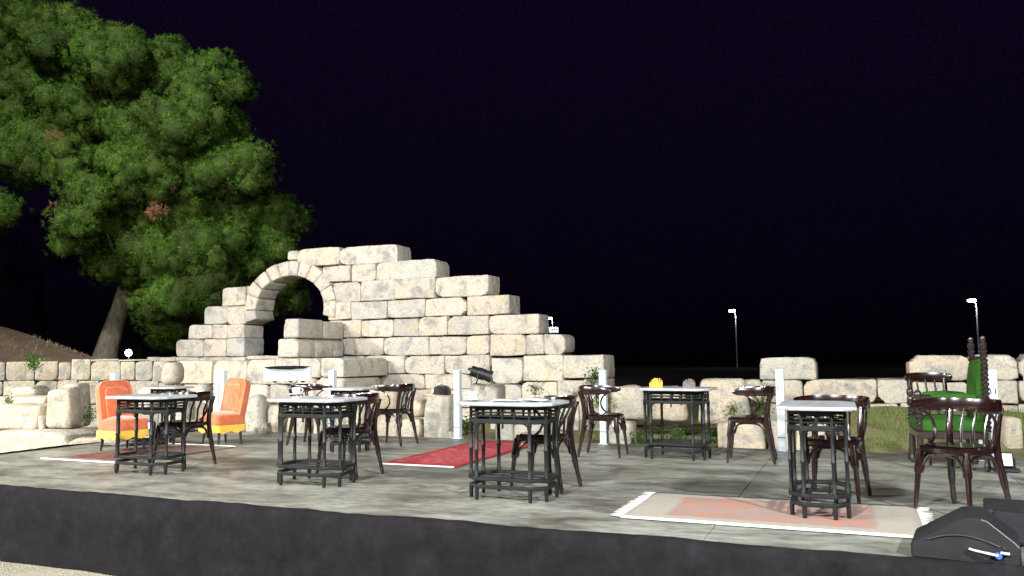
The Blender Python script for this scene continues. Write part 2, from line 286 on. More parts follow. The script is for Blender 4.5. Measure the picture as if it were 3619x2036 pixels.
# ------------------------------------------------------------------ mesh helpers
class MB:
    def __init__(s): s.v = []; s.f = []
    def add(s, vs, fs, M=None):
        o = len(s.v)
        if M is not None: vs = [tuple(M @ Vector(p)) for p in vs]
        s.v += [tuple(p) for p in vs]; s.f += [tuple(i + o for i in f) for f in fs]; return s
    def box(s, c, d, rz=0.0, bev=0.0, M=None, seg=1):
        bm = bmesh.new(); bmesh.ops.create_cube(bm, size=1)
        bmesh.ops.scale(bm, vec=d, verts=bm.verts)
        if bev: bmesh.ops.bevel(bm, geom=bm.edges[:], offset=bev, segments=seg, affect='EDGES', profile=0.5)
        T = Matrix.Translation(c) @ Matrix.Rotation(rz, 4, 'Z')
        if M is not None: T = M @ T
        bm.verts.index_update()
        s.add([tuple(T @ v.co) for v in bm.verts], [[v.index for v in f.verts] for f in bm.faces]); bm.free(); return s
    def tube(s, pts, rad, seg=8, caps=True, M=None):
        pts = [Vector(p) for p in pts]; n = len(pts)
        if isinstance(rad, (int, float)): rad = [rad] * n
        vs, fs = [], []; prev = None
        for i, p in enumerate(pts):
            t = (pts[min(i + 1, n - 1)] - pts[max(i - 1, 0)]).normalized()
            if prev is None:
                a = Vector((0, 0, 1)) if abs(t.z) < 0.9 else Vector((1, 0, 0))
                x = t.cross(a).normalized()
            else:
                x = (prev - t * prev.dot(t)).normalized()
            prev = x; y = t.cross(x)
            for k in range(seg):
                a = 2 * math.pi * k / seg
                vs.append(p + (x * math.cos(a) + y * math.sin(a)) * rad[i])
        for i in range(n - 1):
            for k in range(seg):
                k2 = (k + 1) % seg
                fs.append((i * seg + k, i * seg + k2, (i + 1) * seg + k2, (i + 1) * seg + k))
        if caps: fs.append(tuple(range(seg - 1, -1, -1))); fs.append(tuple((n - 1) * seg + k for k in range(seg)))
        return s.add(vs, fs, M)
    def lathe(s, prof, seg=16, c=(0, 0, 0), M=None):
        vs, fs = [], []; n = len(prof)
        for r, z in prof:
            for k in range(seg):
                a = 2 * math.pi * k / seg; vs.append((c[0] + r * math.cos(a), c[1] + r * math.sin(a), c[2] + z))
        for i in range(n - 1):
            for k in range(seg):
                k2 = (k + 1) % seg; fs.append((i * seg + k, i * seg + k2, (i + 1) * seg + k2, (i + 1) * seg + k))
        fs.append(tuple(range(seg - 1, -1, -1))); fs.append(tuple((n - 1) * seg + k for k in range(seg)))
        return s.add(vs, fs, M)
    def prism(s, poly, z0, z1, M=None, bev=0.0):
        n = len(poly)
        if bev:
            cx = sum(p[0] for p in poly) / n; cy = sum(p[1] for p in poly) / n
            def ins(p):
                d = math.hypot(p[0] - cx, p[1] - cy); k = (d - bev) / d; return (cx + (p[0] - cx) * k, cy + (p[1] - cy) * k)
            q = [ins(p) for p in poly]
            lay = [(q, z0), (poly, z0 + bev), (poly, z1 - bev), (q, z1)]
        else: lay = [(poly, z0), (poly, z1)]
        vs = [(p[0], p[1], z) for pl, z in lay for p in pl]; fs = []
        for j in range(len(lay) - 1):
            for i in range(n): fs.append((j * n + i, j * n + (i + 1) % n, (j + 1) * n + (i + 1) % n, (j + 1) * n + i))
        fs.append(tuple(range(n - 1, -1, -1))); fs.append(tuple((len(lay) - 1) * n + i for i in range(n)))
        return s.add(vs, fs, M)
    def sweep(s, pts, hw, hh, M=None):      # flat bent board: section hw (across) x hh (up), lists per point
        pts = [Vector(p) for p in pts]; n = len(pts); vs, fs = [], []
        for i, p in enumerate(pts):
            t = pts[min(i + 1, n - 1)] - pts[max(i - 1, 0)]; t.z = 0; t.normalize(); x = Vector((t.y, -t.x, 0))
            w, h = hw[i], hh[i]
            for a, b in ((-1, -0.55), (-0.6, -1), (0.6, -1), (1, -0.55), (1, 0.55), (0.6, 1), (-0.6, 1), (-1, 0.55)):
                vs.append(p + x * w * a + Vector((0, 0, h * b)))
        for i in range(n - 1):
            for k in range(8): fs.append((i * 8 + k, i * 8 + (k + 1) % 8, (i + 1) * 8 + (k + 1) % 8, (i + 1) * 8 + k))
        fs.append(tuple(range(7, -1, -1))); fs.append(tuple((n - 1) * 8 + k for k in range(8)))
        return s.add(vs, fs, M)
    def build(s, name, mat, parent=None, loc=(0, 0, 0), rz=0.0, smooth=True, sharp=38):
        me = bpy.data.meshes.new(name); me.from_pydata(s.v, [], s.f); me.update()
        bm = bmesh.new(); bm.from_mesh(me); bmesh.ops.recalc_face_normals(bm, faces=bm.faces); bm.to_mesh(me); bm.free()
        if smooth:
            me.polygons.foreach_set('use_smooth', [True] * len(me.polygons)); me.set_sharp_from_angle(angle=R(sharp))
        me.materials.append(MATS[mat])
        o = bpy.data.objects.new(name, me); C.objects.link(o); o.parent = parent; o.location = loc; o.rotation_euler = (0, 0, rz)
        return o
def tag(o, label=None, cat=None, group=None, kind=None):
    if label: o['label'] = label
    if cat: o['category'] = cat
    if group: o['group'] = group
    if kind: o['kind'] = kind
    return o
def thing(name, label, cat, loc=(0, 0, 0), rz=0.0, group=None):
    o = bpy.data.objects.new(name, None); C.objects.link(o); o.empty_display_size = 0.1
    o.location = loc; o.rotation_euler = (0, 0, rz); return tag(o, label, cat, group)
def copy_tree(o, parent=None):
    c = o.copy(); C.objects.link(c); c.parent = parent
    for ch in list(o.children): copy_tree(ch, c)
    return c
def raw(name, V, Fq, mat, parent=None, smooth=False):
    me = bpy.data.meshes.new(name); V = np.asarray(V, dtype=np.float32); Fq = np.asarray(Fq, dtype=np.int32); k = Fq.shape[1]
    me.vertices.add(len(V)); me.vertices.foreach_set('co', V.ravel())
    me.loops.add(Fq.size); me.loops.foreach_set('vertex_index', Fq.ravel())
    me.polygons.add(len(Fq)); me.polygons.foreach_set('loop_start', np.arange(0, Fq.size, k, dtype=np.int32))
    try: me.polygons.foreach_set('loop_total', np.full(len(Fq), k, dtype=np.int32))
    except Exception: pass
    if smooth: me.polygons.foreach_set('use_smooth', np.ones(len(Fq), dtype=bool))
    me.update(calc_edges=True); me.validate(); me.materials.append(MATS[mat])
    o = bpy.data.objects.new(name, me); C.objects.link(o); o.parent = parent; return o

# ------------------------------------------------------------------ ground
def terrain_z(u, v):
    z = -0.36 + 0.05 * noise.noise(Vector((u * 0.9, v * 0.9, 3.1))) + 0.03 * noise.noise(Vector((u * 3, v * 3, 7.7)))
    if v > 10.4:                                             # earth rising towards the walls behind the stage
        k = min(1, (v - 10.4) / 2.6); z += 0.24 * k
        kr = max(0, 1 - abs(u - 1.0) / 2.6); z += 0.42 * k * min(1, kr * 1.6)
    if v > 13.9: z += 0.5 * min(1, (v - 13.9) / 2.0) * max(0, min(1, (-9 - u) / 3))
    z += 3.1 * math.exp(-((u + 24.5) / 5.6) ** 2 - ((v - 12.2) / 5.2) ** 2)     # hill at the left
    return z
def make_terrain():
    us = np.linspace(-36, 9, 121); vs = np.linspace(4.0, 36, 105); V = []; F = []
    nu = len(us)
    for v in vs:
        for u in us:
            z = terrain_z(u, v)
            if u > -10.3 and v < 10.2: z = -0.75      # kept below the stage
            e = max(0, (u - 5) / 4, (v - 30) / 6, (5.2 - v) / 1.2); z -= min(1.3, e * 1.5)
            V.append((u, v, z))
    for j in range(len(vs) - 1):
        for i in range(nu - 1): F.append((j * nu + i, j * nu + i + 1, (j + 1) * nu + i + 1, (j + 1) * nu + i))
    o = raw('hill_and_bank', V, F, 'bank_soil', smooth=True); tag(o, kind='structure')
    o.data.materials.append(MATS['hill_soil'])
    mi = [1 if (V[f[0]][0] < -15.2) else 0 for f in F]; o.data.polygons.foreach_set('material_index', np.array(mi, dtype=np.int32))
make_terrain()
g = MB(); g.add([(-900, -900, -0.62), (900, -900, -0.62), (900, 1400, -0.62), (-900, 1400, -0.62)], [(0, 1, 2, 3)])
tag(g.build('ground', 'far_ground', smooth=False), kind='structure')
g = MB(); nx, ny = 30, 16
vv = [(-14 + 20 * i / nx, -4 + 9.3 * j / ny, -0.6 + 0.008 * noise.noise(Vector((i * .7, j * .7, 0)))) for j in range(ny + 1) for i in range(nx + 1)]
g.add(vv, [(j * (nx + 1) + i, j * (nx + 1) + i + 1, (j + 1) * (nx + 1) + i + 1, (j + 1) * (nx + 1) + i) for j in range(ny) for i in range(nx)])
tag(g.build('forecourt', 'forecourt'), kind='structure')

# ------------------------------------------------------------------ stage
SU0, SU1, SV0, SV1 = -9.50, 3.2, 4.84, 9.98
stage = thing('stage', 'low platform with grey deck panels and black cloth skirt along its front', 'stage', (0, 0, 0))
ue = [SU0, -7.22, -5.11, -3.0, -0.89, 1.22, SU1]
ve = [SV0, 6.12, 7.40, 8.68, SV1]
for i in range(len(ue) - 1):
    for j in range(len(ve) - 1):
        a, b, c, d = ue[i], ue[i + 1], ve[j], ve[j + 1]
        m = MB().box((0, 0, -0.02), (b - a - 0.005, d - c - 0.004, 0.04), bev=0.002)
        o = m.build('deck_panel', 'deck', stage, ((a + b) / 2, (c + d) / 2, -0.004 + 0.0015 * random.random()))
m = MB().box(((SU0 + SU1) / 2, (SV0 + SV1) / 2, -0.33), (SU1 - SU0 - 0.1, SV1 - SV0 - 0.1, 0.54)); m.build('substructure', 'black_plastic', stage)
def skirt(p0, p1, name='skirt'):
    L = math.hypot(p1[0] - p0[0], p1[1] - p0[1]); n = int(L / 0.035); dx, dy = (p1[0] - p0[0]) / L, (p1[1] - p0[1]) / L; nx_, ny_ = dy, -dx
    V, F = [], []
    zs = [0.012, 0.010, -0.03, -0.12, -0.25, -0.4, -0.52, -0.597]
    for i in range(n + 1):
        s = L * i / n
        w = noise.noise(Vector((s * 1.1, 5.3, 0))) * 0.6 + noise.noise(Vector((s * 3.7, 1.3, 0))) * 0.35
        up = 0.010 * noise.noise(Vector((s * 2.1, 9.3, 0))) + 0.006 * noise.noise(Vector((s * 7, 2.2, 0)))
        for k, z in enumerate(zs):
            fall = k / (len(zs) - 1)
            off = 0.03 + (0.006 + 0.05 * fall) * w + 0.012 * fall + 0.012 * noise.noise(Vector((s * 2.0, z * 4, 4.4)))
            if k == 0: off = -0.07 + 0.02 * w
            if k == 1: off = 0.004
            V.append((p0[0] + dx * s + nx_ * off, p0[1] + dy * s + ny_ * off, z + (up if k < 3 else 0)))
    K = len(zs)
    for i in range(n):
        for k in range(K - 1): F.append((i * K + k, i * K + k + 1, (i + 1) * K + k + 1, (i + 1) * K + k))
    return raw(name, V, F, 'black_cloth', stage, smooth=True)
skirt((SU0, SV0), (SU1, SV0))
skirt((SU0, SV1), (SU0, SV0))

# ------------------------------------------------------------------ stones
def axis_pts(h, r, n):
    if h <= r * 1.3: r = h * 0.5
    inner = np.linspace(-(h - r), h - r, n); return [-h, -h + 0.4 * r] + list(inner) + [h - 0.4 * r, h]
def block_mesh(name, sx, sy, sz, r=0.035, amp=0.012, seed=0.0, taper=0.0, shear=0.0, mat='ruin_stone', dense=5, chip=1.9):
    hx, hy, hz = sx / 2, sy / 2, sz / 2; r = min(r, hx * .8, hy * .8, hz * .8)
    X, Y, Z = axis_pts(hx, r, max(3, min(dense + 4, int(sx / .09) + 2))), axis_pts(hy, r, 2), axis_pts(hz, r, max(2, dense))
    idx = {}; V = []; F = []
    def vert(i, j, k):
        key = (i, j, k)
        if key in idx: return idx[key]
        p = Vector((X[i], Y[j], Z[k]))
        q = Vector((max(-hx + r, min(hx - r, p.x)), max(-hy + r, min(hy - r, p.y)), max(-hz + r, min(hz - r, p.z))))
        d = p - q
        if d.length > 1e-6:
            m = max(abs(d.x), abs(d.y), abs(d.z)); p = q + d.normalized() * m
        n1 = noise.noise_vector(Vector((p.x * 2.6 + seed * 3.7, p.y * 2.6 + seed, p.z * 2.6 - seed * 1.9)))
        n2 = noise.noise_vector(Vector((p.x * 7.5 + seed, p.y * 7.5 - seed * 2.1, p.z * 7.5 + seed)))
        p = p + n1 * amp * 1.2 + n2 * amp * 0.55
        ex = abs(p.x) / hx; ez = abs(p.z) / hz
        if ex > .75 and ez > .6:                              # worn corners
            c = max(0, noise.noise(Vector((seed * 5 + (3 if p.x > 0 else 0), seed + (7 if p.z > 0 else 0), 0.5)))) * chip
            p.x -= math.copysign(0.10 * c * hx, p.x) ; p.z -= math.copysign(0.22 * c * hz, p.z)
        if taper: p.x *= 1 - taper * (p.z + hz) / (2 * hz)
        if shear: p.x += shear * p.z
        V.append(tuple(p)); idx[key] = len(V) - 1; return idx[key]
    nx_, ny_, nz_ = len(X), len(Y), len(Z)
    for i in range(nx_ - 1):
        for k in range(nz_ - 1):
            F.append((vert(i, 0, k), vert(i + 1, 0, k), vert(i + 1, 0, k + 1), vert(i, 0, k + 1)))
            F.append((vert(i, ny_ - 1, k), vert(i, ny_ - 1, k + 1), vert(i + 1, ny_ - 1, k + 1), vert(i + 1, ny_ - 1, k)))
    for j in range(ny_ - 1):
        for k in range(nz_ - 1):
            F.append((vert(0, j, k), vert(0, j, k + 1), vert(0, j + 1, k + 1), vert(0, j + 1, k)))
            F.append((vert(nx_ - 1, j, k), vert(nx_ - 1, j + 1, k), vert(nx_ - 1, j + 1, k + 1), vert(nx_ - 1, j, k + 1)))
    for i in range(nx_ - 1):
        for j in range(ny_ - 1):
            F.append((vert(i, j, 0), vert(i, j + 1, 0), vert(i + 1, j + 1, 0), vert(i + 1, j, 0)))
            F.append((vert(i, j, nz_ - 1), vert(i + 1, j, nz_ - 1), vert(i + 1, j + 1, nz_ - 1), vert(i, j + 1, nz_ - 1)))
    me = bpy.data.meshes.new(name); me.from_pydata(V, [], F); me.update()
    me.polygons.foreach_set('use_smooth', [True] * len(me.polygons)); me.materials.append(MATS[mat]); return me
SEED = [0]
def plane_hit(x, y, P0, D):
    r = ray(x, y); t = (P0[0] * D[1] - P0[1] * D[0]) / (r[0] * D[1] - r[1] * D[0])
    return Vector((r[0] * t, r[1] * t, EYE + r[2] * t))
def stone(parent, px, P0, D, thick, r=0.024, amp=0.013, mat='ruin_stone', jit=0.012, name='stone', z_bottom=None, base=None, gap=0.001, **kw):
    """one block whose front face covers the surveyed rectangle px on the vertical plane through P0 along D"""
    SEED[0] += 1; sd_ = SEED[0] * 1.37
    x0, y0, x1, y1 = px; xm, ym = (x0 + x1) / 2, (y0 + y1) / 2
    a, b = plane_hit(x0, ym, P0, D), plane_hit(x1, ym, P0, D); t, bo = plane_hit(xm, y0, P0, D).z, plane_hit(xm, y1, P0, D).z
    if z_bottom is not None: bo = z_bottom
    sx = (b.xy - a.xy).length - gap; sz = t - bo - gap; mid = (a.xy + b.xy) / 2
    nrm = Vector((-D[1], D[0]));                              # into the wall (away from camera)
    if nrm.dot(Vector((mid.x, mid.y))) < 0: nrm = -nrm
    j = (random.random() - 0.5) * 2 * jit
    ctr = mid + nrm * (thick / 2 + j)
    me = block_mesh(name, sx, thick, sz, r, amp, sd_, mat=mat, **kw)
    o = bpy.data.objects.new(name, me); C.objects.link(o)
    zc = (t + bo) / 2
    ang = math.atan2(D[1], D[0])
    if parent is not None:
        o.parent = parent; pl = parent.location; o.location = (ctr.x - pl.x, ctr.y - pl.y, zc - pl.z)
    else: o.location = (ctr.x, ctr.y, zc)
    o.rotation_euler = (R(random.uniform(-.6, .6)), R(random.uniform(-.5, .5)), ang)
    return o

DU = (1.0, 0.0); VW = 13.5
arch_wall = thing('arch_wall', 'stepped ruin wall of pale stone blocks with a round arch', 'ruin wall', (-8.0, VW, -0.3))
PW = (0, VW)
rowsA = [ # main wall right of the arch, top course first (photo survey)
 (1017, 886, 1052, 919), (1050, 876, 1199, 938), (1199, 868, 1404, 932),
 (1140, 941, 1238, 996), (1240, 933, 1326, 995), (1328, 920, 1541, 986),
 (1178, 997, 1273, 1066), (1274, 989, 1393, 1062), (1394, 981, 1536, 1055), (1537, 976, 1726, 1048),
 (1160, 1068, 1240, 1130), (1240, 1065, 1366, 1128), (1367, 1059, 1501, 1122), (1502, 1053, 1648, 1117), (1649, 1044, 1798, 1112),
 (1150, 1132, 1275, 1194), (1276, 1130, 1391, 1190), (1391, 1126, 1479, 1189), (1480, 1120, 1580, 1187), (1581, 1117, 1727, 1183), (1728, 1113, 1905, 1180),
 (1160, 1196, 1252, 1256), (1252, 1195, 1354, 1256), (1355, 1191, 1515, 1256), (1516, 1189, 1648, 1254), (1649, 1186, 1731, 1254), (1732, 1182, 1858, 1256), (1858, 1182, 1922, 1254), (1922, 1182, 1998, 1253),
 (1160, 1258, 1284, 1322), (1285, 1258, 1429, 1322), (1430, 1257, 1569, 1322), (1570, 1256, 1732, 1322),
 (1160, 1323, 1292, 1375), (1293, 1323, 1501, 1375), (1502, 1323, 1665, 1376), (1666, 1323, 1735, 1376),
 (1160, 1376, 1300, 1440), (1301, 1376, 1436, 1440), (1437, 1376, 1602, 1440), (1603, 1376, 1735, 1440),
 (1160, 1441, 1735, 1520)]
for p in rowsA: stone(arch_wall, p, PW, DU, 0.55)
# left side of the arch and its pier
rowsL = [(783, 1016, 866, 1080), (721, 1082, 801, 1145), (666, 1148, 748, 1198), (748, 1146, 803, 1197), (621, 1200, 718, 1261), (718, 1199, 797, 1261), (600, 1262, 700, 1277), (700, 1262, 800, 1277)]
for p in rowsL: stone(arch_wall, p, PW, DU, 0.55)
for p in [(801, 1081, 868, 1146), (803, 1146, 863, 1195), (799, 1195, 864, 1260)]: stone(arch_wall, p, (0, VW - 0.03), DU, 0.62, jit=0.005)
stone(arch_wall, (800, 1261, 866, 1277), (0, VW - 0.03), DU, 0.62, jit=0.005)
stone(arch_wall, (868, 1258, 985, 1272), (0, VW + 0.05), DU, 0.4, jit=0.005)
# arch ring: voussoirs on the ellipse seen in the survey
cA = plane_hit(1026, 1090, PW, DU); eT = plane_hit(1026, 975, PW, DU); eL = plane_hit(905, 1090, PW, DU); eR = plane_hit(1146, 1090, PW, DU)
ru = (eR.x - eL.x) / 2; rz_ = eT.z - cA.z; cu = (eL.x + eR.x) / 2; cz = cA.z; TH_ = 0.30
edges = [-14, 8, 27, 46, 62, 77, 91, 106, 123, 142, 160, 180, 197]
for i in range(len(edges) - 1):
    a0, a1 = R(edges[i] + 0.3), R(edges[i + 1] - 0.3); V, F = [], []; ns = 4; SEED[0] += 1; sd_ = SEED[0]
    th = TH_ * (1 + 0.12 * (random.random() - 0.5)); y0_ = -0.03 + 0.03 * (random.random() - 0.5); dep = 0.60
    bmv = bmesh.new(); grid = {}
    ca = [a0 + (a1 - a0) * t for t in (0, .05, .35, .65, .95, 1)]; rb = [0, .1, .5, .9, 1]; yb = [0, .06, .5, .94, 1]
    am = (a0 + a1) / 2; mc = Vector((cu + (ru + th / 2) * math.cos(am), 0, cz + (rz_ + th / 2) * math.sin(am)))
    def vp(i_, j_, k_):
        key = (i_, j_, k_)
        if key in grid: return grid[key]
        a = ca[i_]; rr = rb[j_]; yy = yb[k_]
        p = Vector((cu + (ru + th * rr) * math.cos(a), y0_ + dep * yy, cz + (rz_ + th * rr) * math.sin(a)))
        on = (i_ in (0, 5)) + (j_ in (0, 4)) + (k_ in (0, 4))
        if on >= 2: p += (Vector((mc.x, y0_ + dep / 2, mc.z)) - p).normalized() * (0.013 if on == 2 else 0.022)
        p += noise.noise_vector(Vector((p.x * 3 + sd_, p.y * 3, p.z * 3))) * 0.016
        grid[key] = bmv.verts.new(p); return grid[key]
    I, J, K = 6, 5, 5
    for i_ in range(I - 1):
        for j_ in range(J - 1):
            for k_ in (0, K - 1): bmv.faces.new((vp(i_, j_, k_), vp(i_ + 1, j_, k_), vp(i_ + 1, j_ + 1, k_), vp(i_, j_ + 1, k_)))
        for k_ in range(K - 1):
            for j_ in (0, J - 1): bmv.faces.new((vp(i_, j_, k_), vp(i_ + 1, j_, k_), vp(i_ + 1, j_, k_ + 1), vp(i_, j_, k_ + 1)))
    for j_ in range(J - 1):
        for k_ in range(K - 1):
            for i_ in (0, I - 1): bmv.faces.new((vp(i_, j_, k_), vp(i_, j_ + 1, k_), vp(i_, j_ + 1, k_ + 1), vp(i_, j_, k_ + 1)))
    bmesh.ops.recalc_face_normals(bmv, faces=bmv.faces); bmesh.ops.translate(bmv, verts=bmv.verts, vec=(-mc.x, 0, -mc.z))
    me = bpy.data.meshes.new('voussoir'); bmv.to_mesh(me); bmv.free(); me.polygons.foreach_set('use_smooth', [True] * len(me.polygons)); me.materials.append(MATS['ruin_stone'])
    o = bpy.data.objects.new('voussoir', me); C.objects.link(o); o.parent = arch_wall; o.location = (mc.x + 8.0, 0, mc.z + 0.3)
# infill between the ring and the courses on the left haunch
stone(arch_wall, (857, 1010, 900, 1080), (0, VW + 0.06), DU, 0.40, jit=0.0)
# spur wall coming forward beside the arch
f1 = plane_hit(1052, 1126, (0, 12.0), DU); f2 = plane_hit(1052, 1196, (0, 12.0), DU); f3 = plane_hit(1052, 1264, (0, 12.0), DU); fl1 = plane_hit(998, 1160, (0, 12.0), DU).x; fl2 = plane_hit(979, 1230, (0, 12.0), DU).x; fr = f1.x
spur = [(fl1, fr, 12.02, 12.80, f2.z + .003, f1.z), (fl1, fr, 12.81, 13.46, f2.z + .003, f1.z - .01), (fl2, fr + .02, 12.0, 12.52, f3.z, f2.z), (fl2, fr + .02, 12.53, 13.10, f3.z, f2.z - .005), (fl2, fr + .02, 13.11, 13.46, f3.z, f2.z - .01)]
for a, b, c, d, e, f in spur:
    SEED[0] += 1
    me = block_mesh('stone', b - a - .004, d - c - .004, f - e - .004, 0.045, 0.014, SEED[0] * 1.9)
    o = bpy.data.objects.new('stone', me); C.objects.link(o); o.parent = arch_wall; o.location = ((a + b) / 2 + 8, (c + d) / 2 - VW, (e + f) / 2 + .3)
# projecting foundation courses under arch and spur
PF = (0, 11.95)
for p in [(622, 1277, 748, 1357), (750, 1275, 868, 1357), (870, 1271, 969, 1358), (970, 1267, 1056, 1358), (1057, 1266, 1130, 1334), (1131, 1266, 1212, 1334)]: stone(arch_wall, p, PF, DU, 1.45, jit=0.015)
for p in [(640, 1358, 744, 1425), (745, 1358, 871, 1425), (872, 1359, 944, 1432), (945, 1359, 1024, 1432), (1025, 1335, 1108, 1432), (1109, 1335, 1212, 1432), (640, 1426, 800, 1500), (801, 1426, 935, 1510), (936, 1433, 1080, 1510), (1081, 1433, 1212, 1515)]: stone(arch_wall, p, PF, DU, 1.2, jit=0.03, r=0.06, amp=0.02)
# right wing
PR = (0, 12.9)
for p in [(1737, 1266, 1847, 1356), (1848, 1256, 1990, 1348), (1990, 1255, 2132, 1338), (1732, 1358, 1841, 1425), (1842, 1350, 1968, 1425), (1969, 1344, 2062, 1420), (2062, 1340, 2131, 1420), (1732, 1426, 1900, 1560), (1901, 1426, 2045, 1560), (2046, 1421, 2135, 1560)]: stone(arch_wall, p, PR, DU, 0.7, jit=0.01)

# low wall at the left
pL = plane_hit(620, 1300, PF, DU); DL = (0.656, 0.755); PLf = (pL.x, pL.y)
left_wall = thing('low_wall', 'low wall of squared blocks below the dirt hill on the left', 'ruin wall', (-15.0, 11.0, -0.3))
for p in [(-95, 1281, 20, 1347), (21, 1280, 122, 1346), (123, 1278, 205, 1343), (206, 1279, 251, 1343), (253, 1270, 320, 1343), (321, 1276, 426, 1344), (427, 1277, 476, 1345), (477, 1276, 539, 1347), (540, 1277, 600, 1350),
          (-95, 1348, 10, 1400), (11, 1347, 122, 1400), (123, 1345, 202, 1400), (203, 1345, 275, 1400), (276, 1345, 350, 1430), (351, 1347, 455, 1430), (456, 1348, 560, 1430), (561, 1351, 625, 1430),
          (-95, 1401, 60, 1480), (61, 1401, 170, 1480), (171, 1401, 275, 1480), (276, 1431, 420, 1520), (421, 1431, 560, 1520), (561, 1431, 660, 1520)]: stone(left_wall, p, PLf, DL, 0.6, mat='loose_stone')
for p in [(321, 1269, 420, 1276), (421, 1270, 524, 1276), (525, 1262, 622, 1277)]: stone(left_wall, p, PLf, DL, 0.5, mat='loose_stone', r=0.02)
# low wall at the right
right_wall = thing('low_wall', 'low dry-stone block wall behind the green armchair on the right', 'ruin wall', (0.5, 13.3, -0.3))
for p in [(2684, 1262, 2886, 1343), (3211, 1255, 3434, 1346), (3437, 1253, 3600, 1344), (3601, 1252, 3760, 1344),
          (2692, 1344, 2838, 1426), (2840, 1341, 3099, 1426), (3101, 1341, 3224, 1427), (3225, 1349, 3447, 1427), (3448, 1346, 3600, 1428), (3601, 1346, 3790, 1428),
          (2700, 1427, 2860, 1500), (2861, 1427, 3010, 1500), (3011, 1428, 3180, 1520), (3181, 1428, 3400, 1520), (3401, 1429, 3600, 1520), (3601, 1429, 3790, 1520)]:
    stone(right_wall, p, (0, 13.3), DU, 0.6, mat='loose_stone', r=0.03, gap=0.008)

# loose blocks, each a thing of its own
def loose(px, d, label, ang=None, thick=0.5, r=0.07, amp=0.022, group='loose stone blocks around the stage', base=True, cat='stone block', name='stone_block', zb=None, **kw):
    x0, y0, x1, y1 = px; c = atd((x0 + x1) / 2, (y0 + y1) / 2, d); D = camdir(0 if ang is None else ang)
    o = stone(None, px, (c.x, c.y), D, thick, r, amp, mat='loose_stone', jit=0.0, name=name, z_bottom=zb, **kw)
    return tag(o, label, cat, group)
loose((-40, 1433, 134, 1523), 11.6, 'big square block at the left frame edge, above the long base slab', -8, 0.7)
loose((-60, 1524, 242, 1606), 11.2, 'long pale base slab beside the left edge of the stage', -12, 0.9, zb=-0.45)
loose((154, 1374, 252, 1522), 11.5, 'upright block narrowing to its top, left of the left orange chair', 5, 0.42, taper=0.22)
loose((205, 1356, 290, 1516), 12.0, 'tall rough block leaning behind the upright tapering block', 10, 0.5, taper=0.1)
loose((134, 1470, 152, 1523), 11.5, 'small stone wedged between the square block and the upright block', 0, 0.2, r=0.04)
loose((-30, 1403, 158, 1441), 12.2, 'flat slab lying across the top of the square block', -6, 0.6, r=0.05)
loose((4, 1366, 124, 1408), 12.9, 'grey weathered block just under the left low wall', 0, 0.5)
loose((232, 1552, 420, 1606), 11.0, 'low pale kerb stone behind the left orange chair', 12, 0.4, zb=-0.4, r=0.03)
loose((556, 1277, 632, 1362), 13.6, 'rounded upright boulder where the low wall meets the arch wall', 0, 0.4, r=0.14, taper=0.25)
loose((476, 1364, 540, 1470), 13.0, 'pale rounded block right of the left orange chair', 0, 0.4, r=0.12)
loose((664, 1357, 734, 1490), 12.9, 'pale block behind the slatted back of the left cafe chair', 0, 0.4, r=0.10)
loose((578, 1380, 660, 1560), 12.6, 'rough pale block seen through the left table legs', 0, 0.4, r=0.10, zb=-0.4)
loose((852, 1399, 936, 1560), 12.5, 'rounded cream boulder right of the right orange chair', 0, 0.45, r=0.16, taper=0.18, zb=-0.4)
loose((936, 1434, 1002, 1560), 12.6, 'angular boulder between the cream boulder and the middle table', 0, 0.4, r=0.12, zb=-0.4)
loose((912, 1497, 962, 1548), 12.1, 'small white rubble stone at the foot of the cream boulder', 0, 0.2, r=0.07, taper=0.5, zb=-0.35)
loose((1008, 1462, 1092, 1560), 12.3, 'rough stone seen between the legs of the middle table', 0, 0.4, r=0.12, zb=-0.4)
loose((1093, 1487, 1152, 1560), 12.1, 'white broken stone behind the right legs of the middle table', 0, 0.3, r=0.09, taper=0.4, zb=-0.4)
loose((1160, 1376, 1290, 1560), 12.4, 'tall pale block behind the small back table', 0, 0.4, r=0.08, zb=-0.4)
loose((1291, 1366, 1402, 1470), 12.6, 'block showing through the curved arm of the back cafe chair', 0, 0.4, r=0.08)
loose((1328, 1462, 1410, 1570), 12.2, 'low stone between the legs of the back cafe chair', 0, 0.4, r=0.08, zb=-0.4)
loose((1432, 1411, 1491, 1478), 12.0, 'rounded stone resting left of the pillar with the cap', -20, 0.45, r=0.14)
loose((1411, 1482, 1492, 1570), 11.9, 'low block left of the foot of the pillar with the cap', 0, 0.4, r=0.05, zb=-0.4)
pillar = loose((1495, 1399, 1592, 1570), 11.6, 'squared pale stone pillar carrying the baseball cap', -18, 0.5, r=0.05, amp=0.01, zb=-0.35, dense=4)
loose((1582, 1526, 1608, 1560), 11.4, 'small brick-sized stone at the foot of the capped pillar', 0, 0.12, r=0.02, zb=-0.3)
loose((1656, 1360, 1760, 1470), 12.4, 'squared block under the black spotlight', -15, 0.5, r=0.06)
loose((1745, 1484, 1812, 1600), 12.1, 'pale block behind the top end of the red rug', -10, 0.4, zb=-0.4)
loose((1813, 1488, 1960, 1600), 12.0, 'low wide stone behind the chair of the centre table', -10, 0.4, r=0.1, zb=-0.4)
loose((2166, 1366, 2292, 1488), 12.0, 'big rounded boulder right of the white post near the red-backed chair', 0, 0.5, r=0.10, taper=0.06)
loose((2290, 1366, 2432, 1492), 12.1, 'large boulder seen under the back right table top', -8, 0.5, r=0.11, taper=0.10)
loose((2150, 1492, 2240, 1600), 11.7, 'pale block at the foot of the white post near the red-backed chair', -15, 0.4, r=0.06, zb=-0.4)
loose((2466, 1340, 2650, 1500), 12.0, 'massive slanted boulder between the back right table and its right chair', -12, 0.6, r=0.09, taper=0.12)
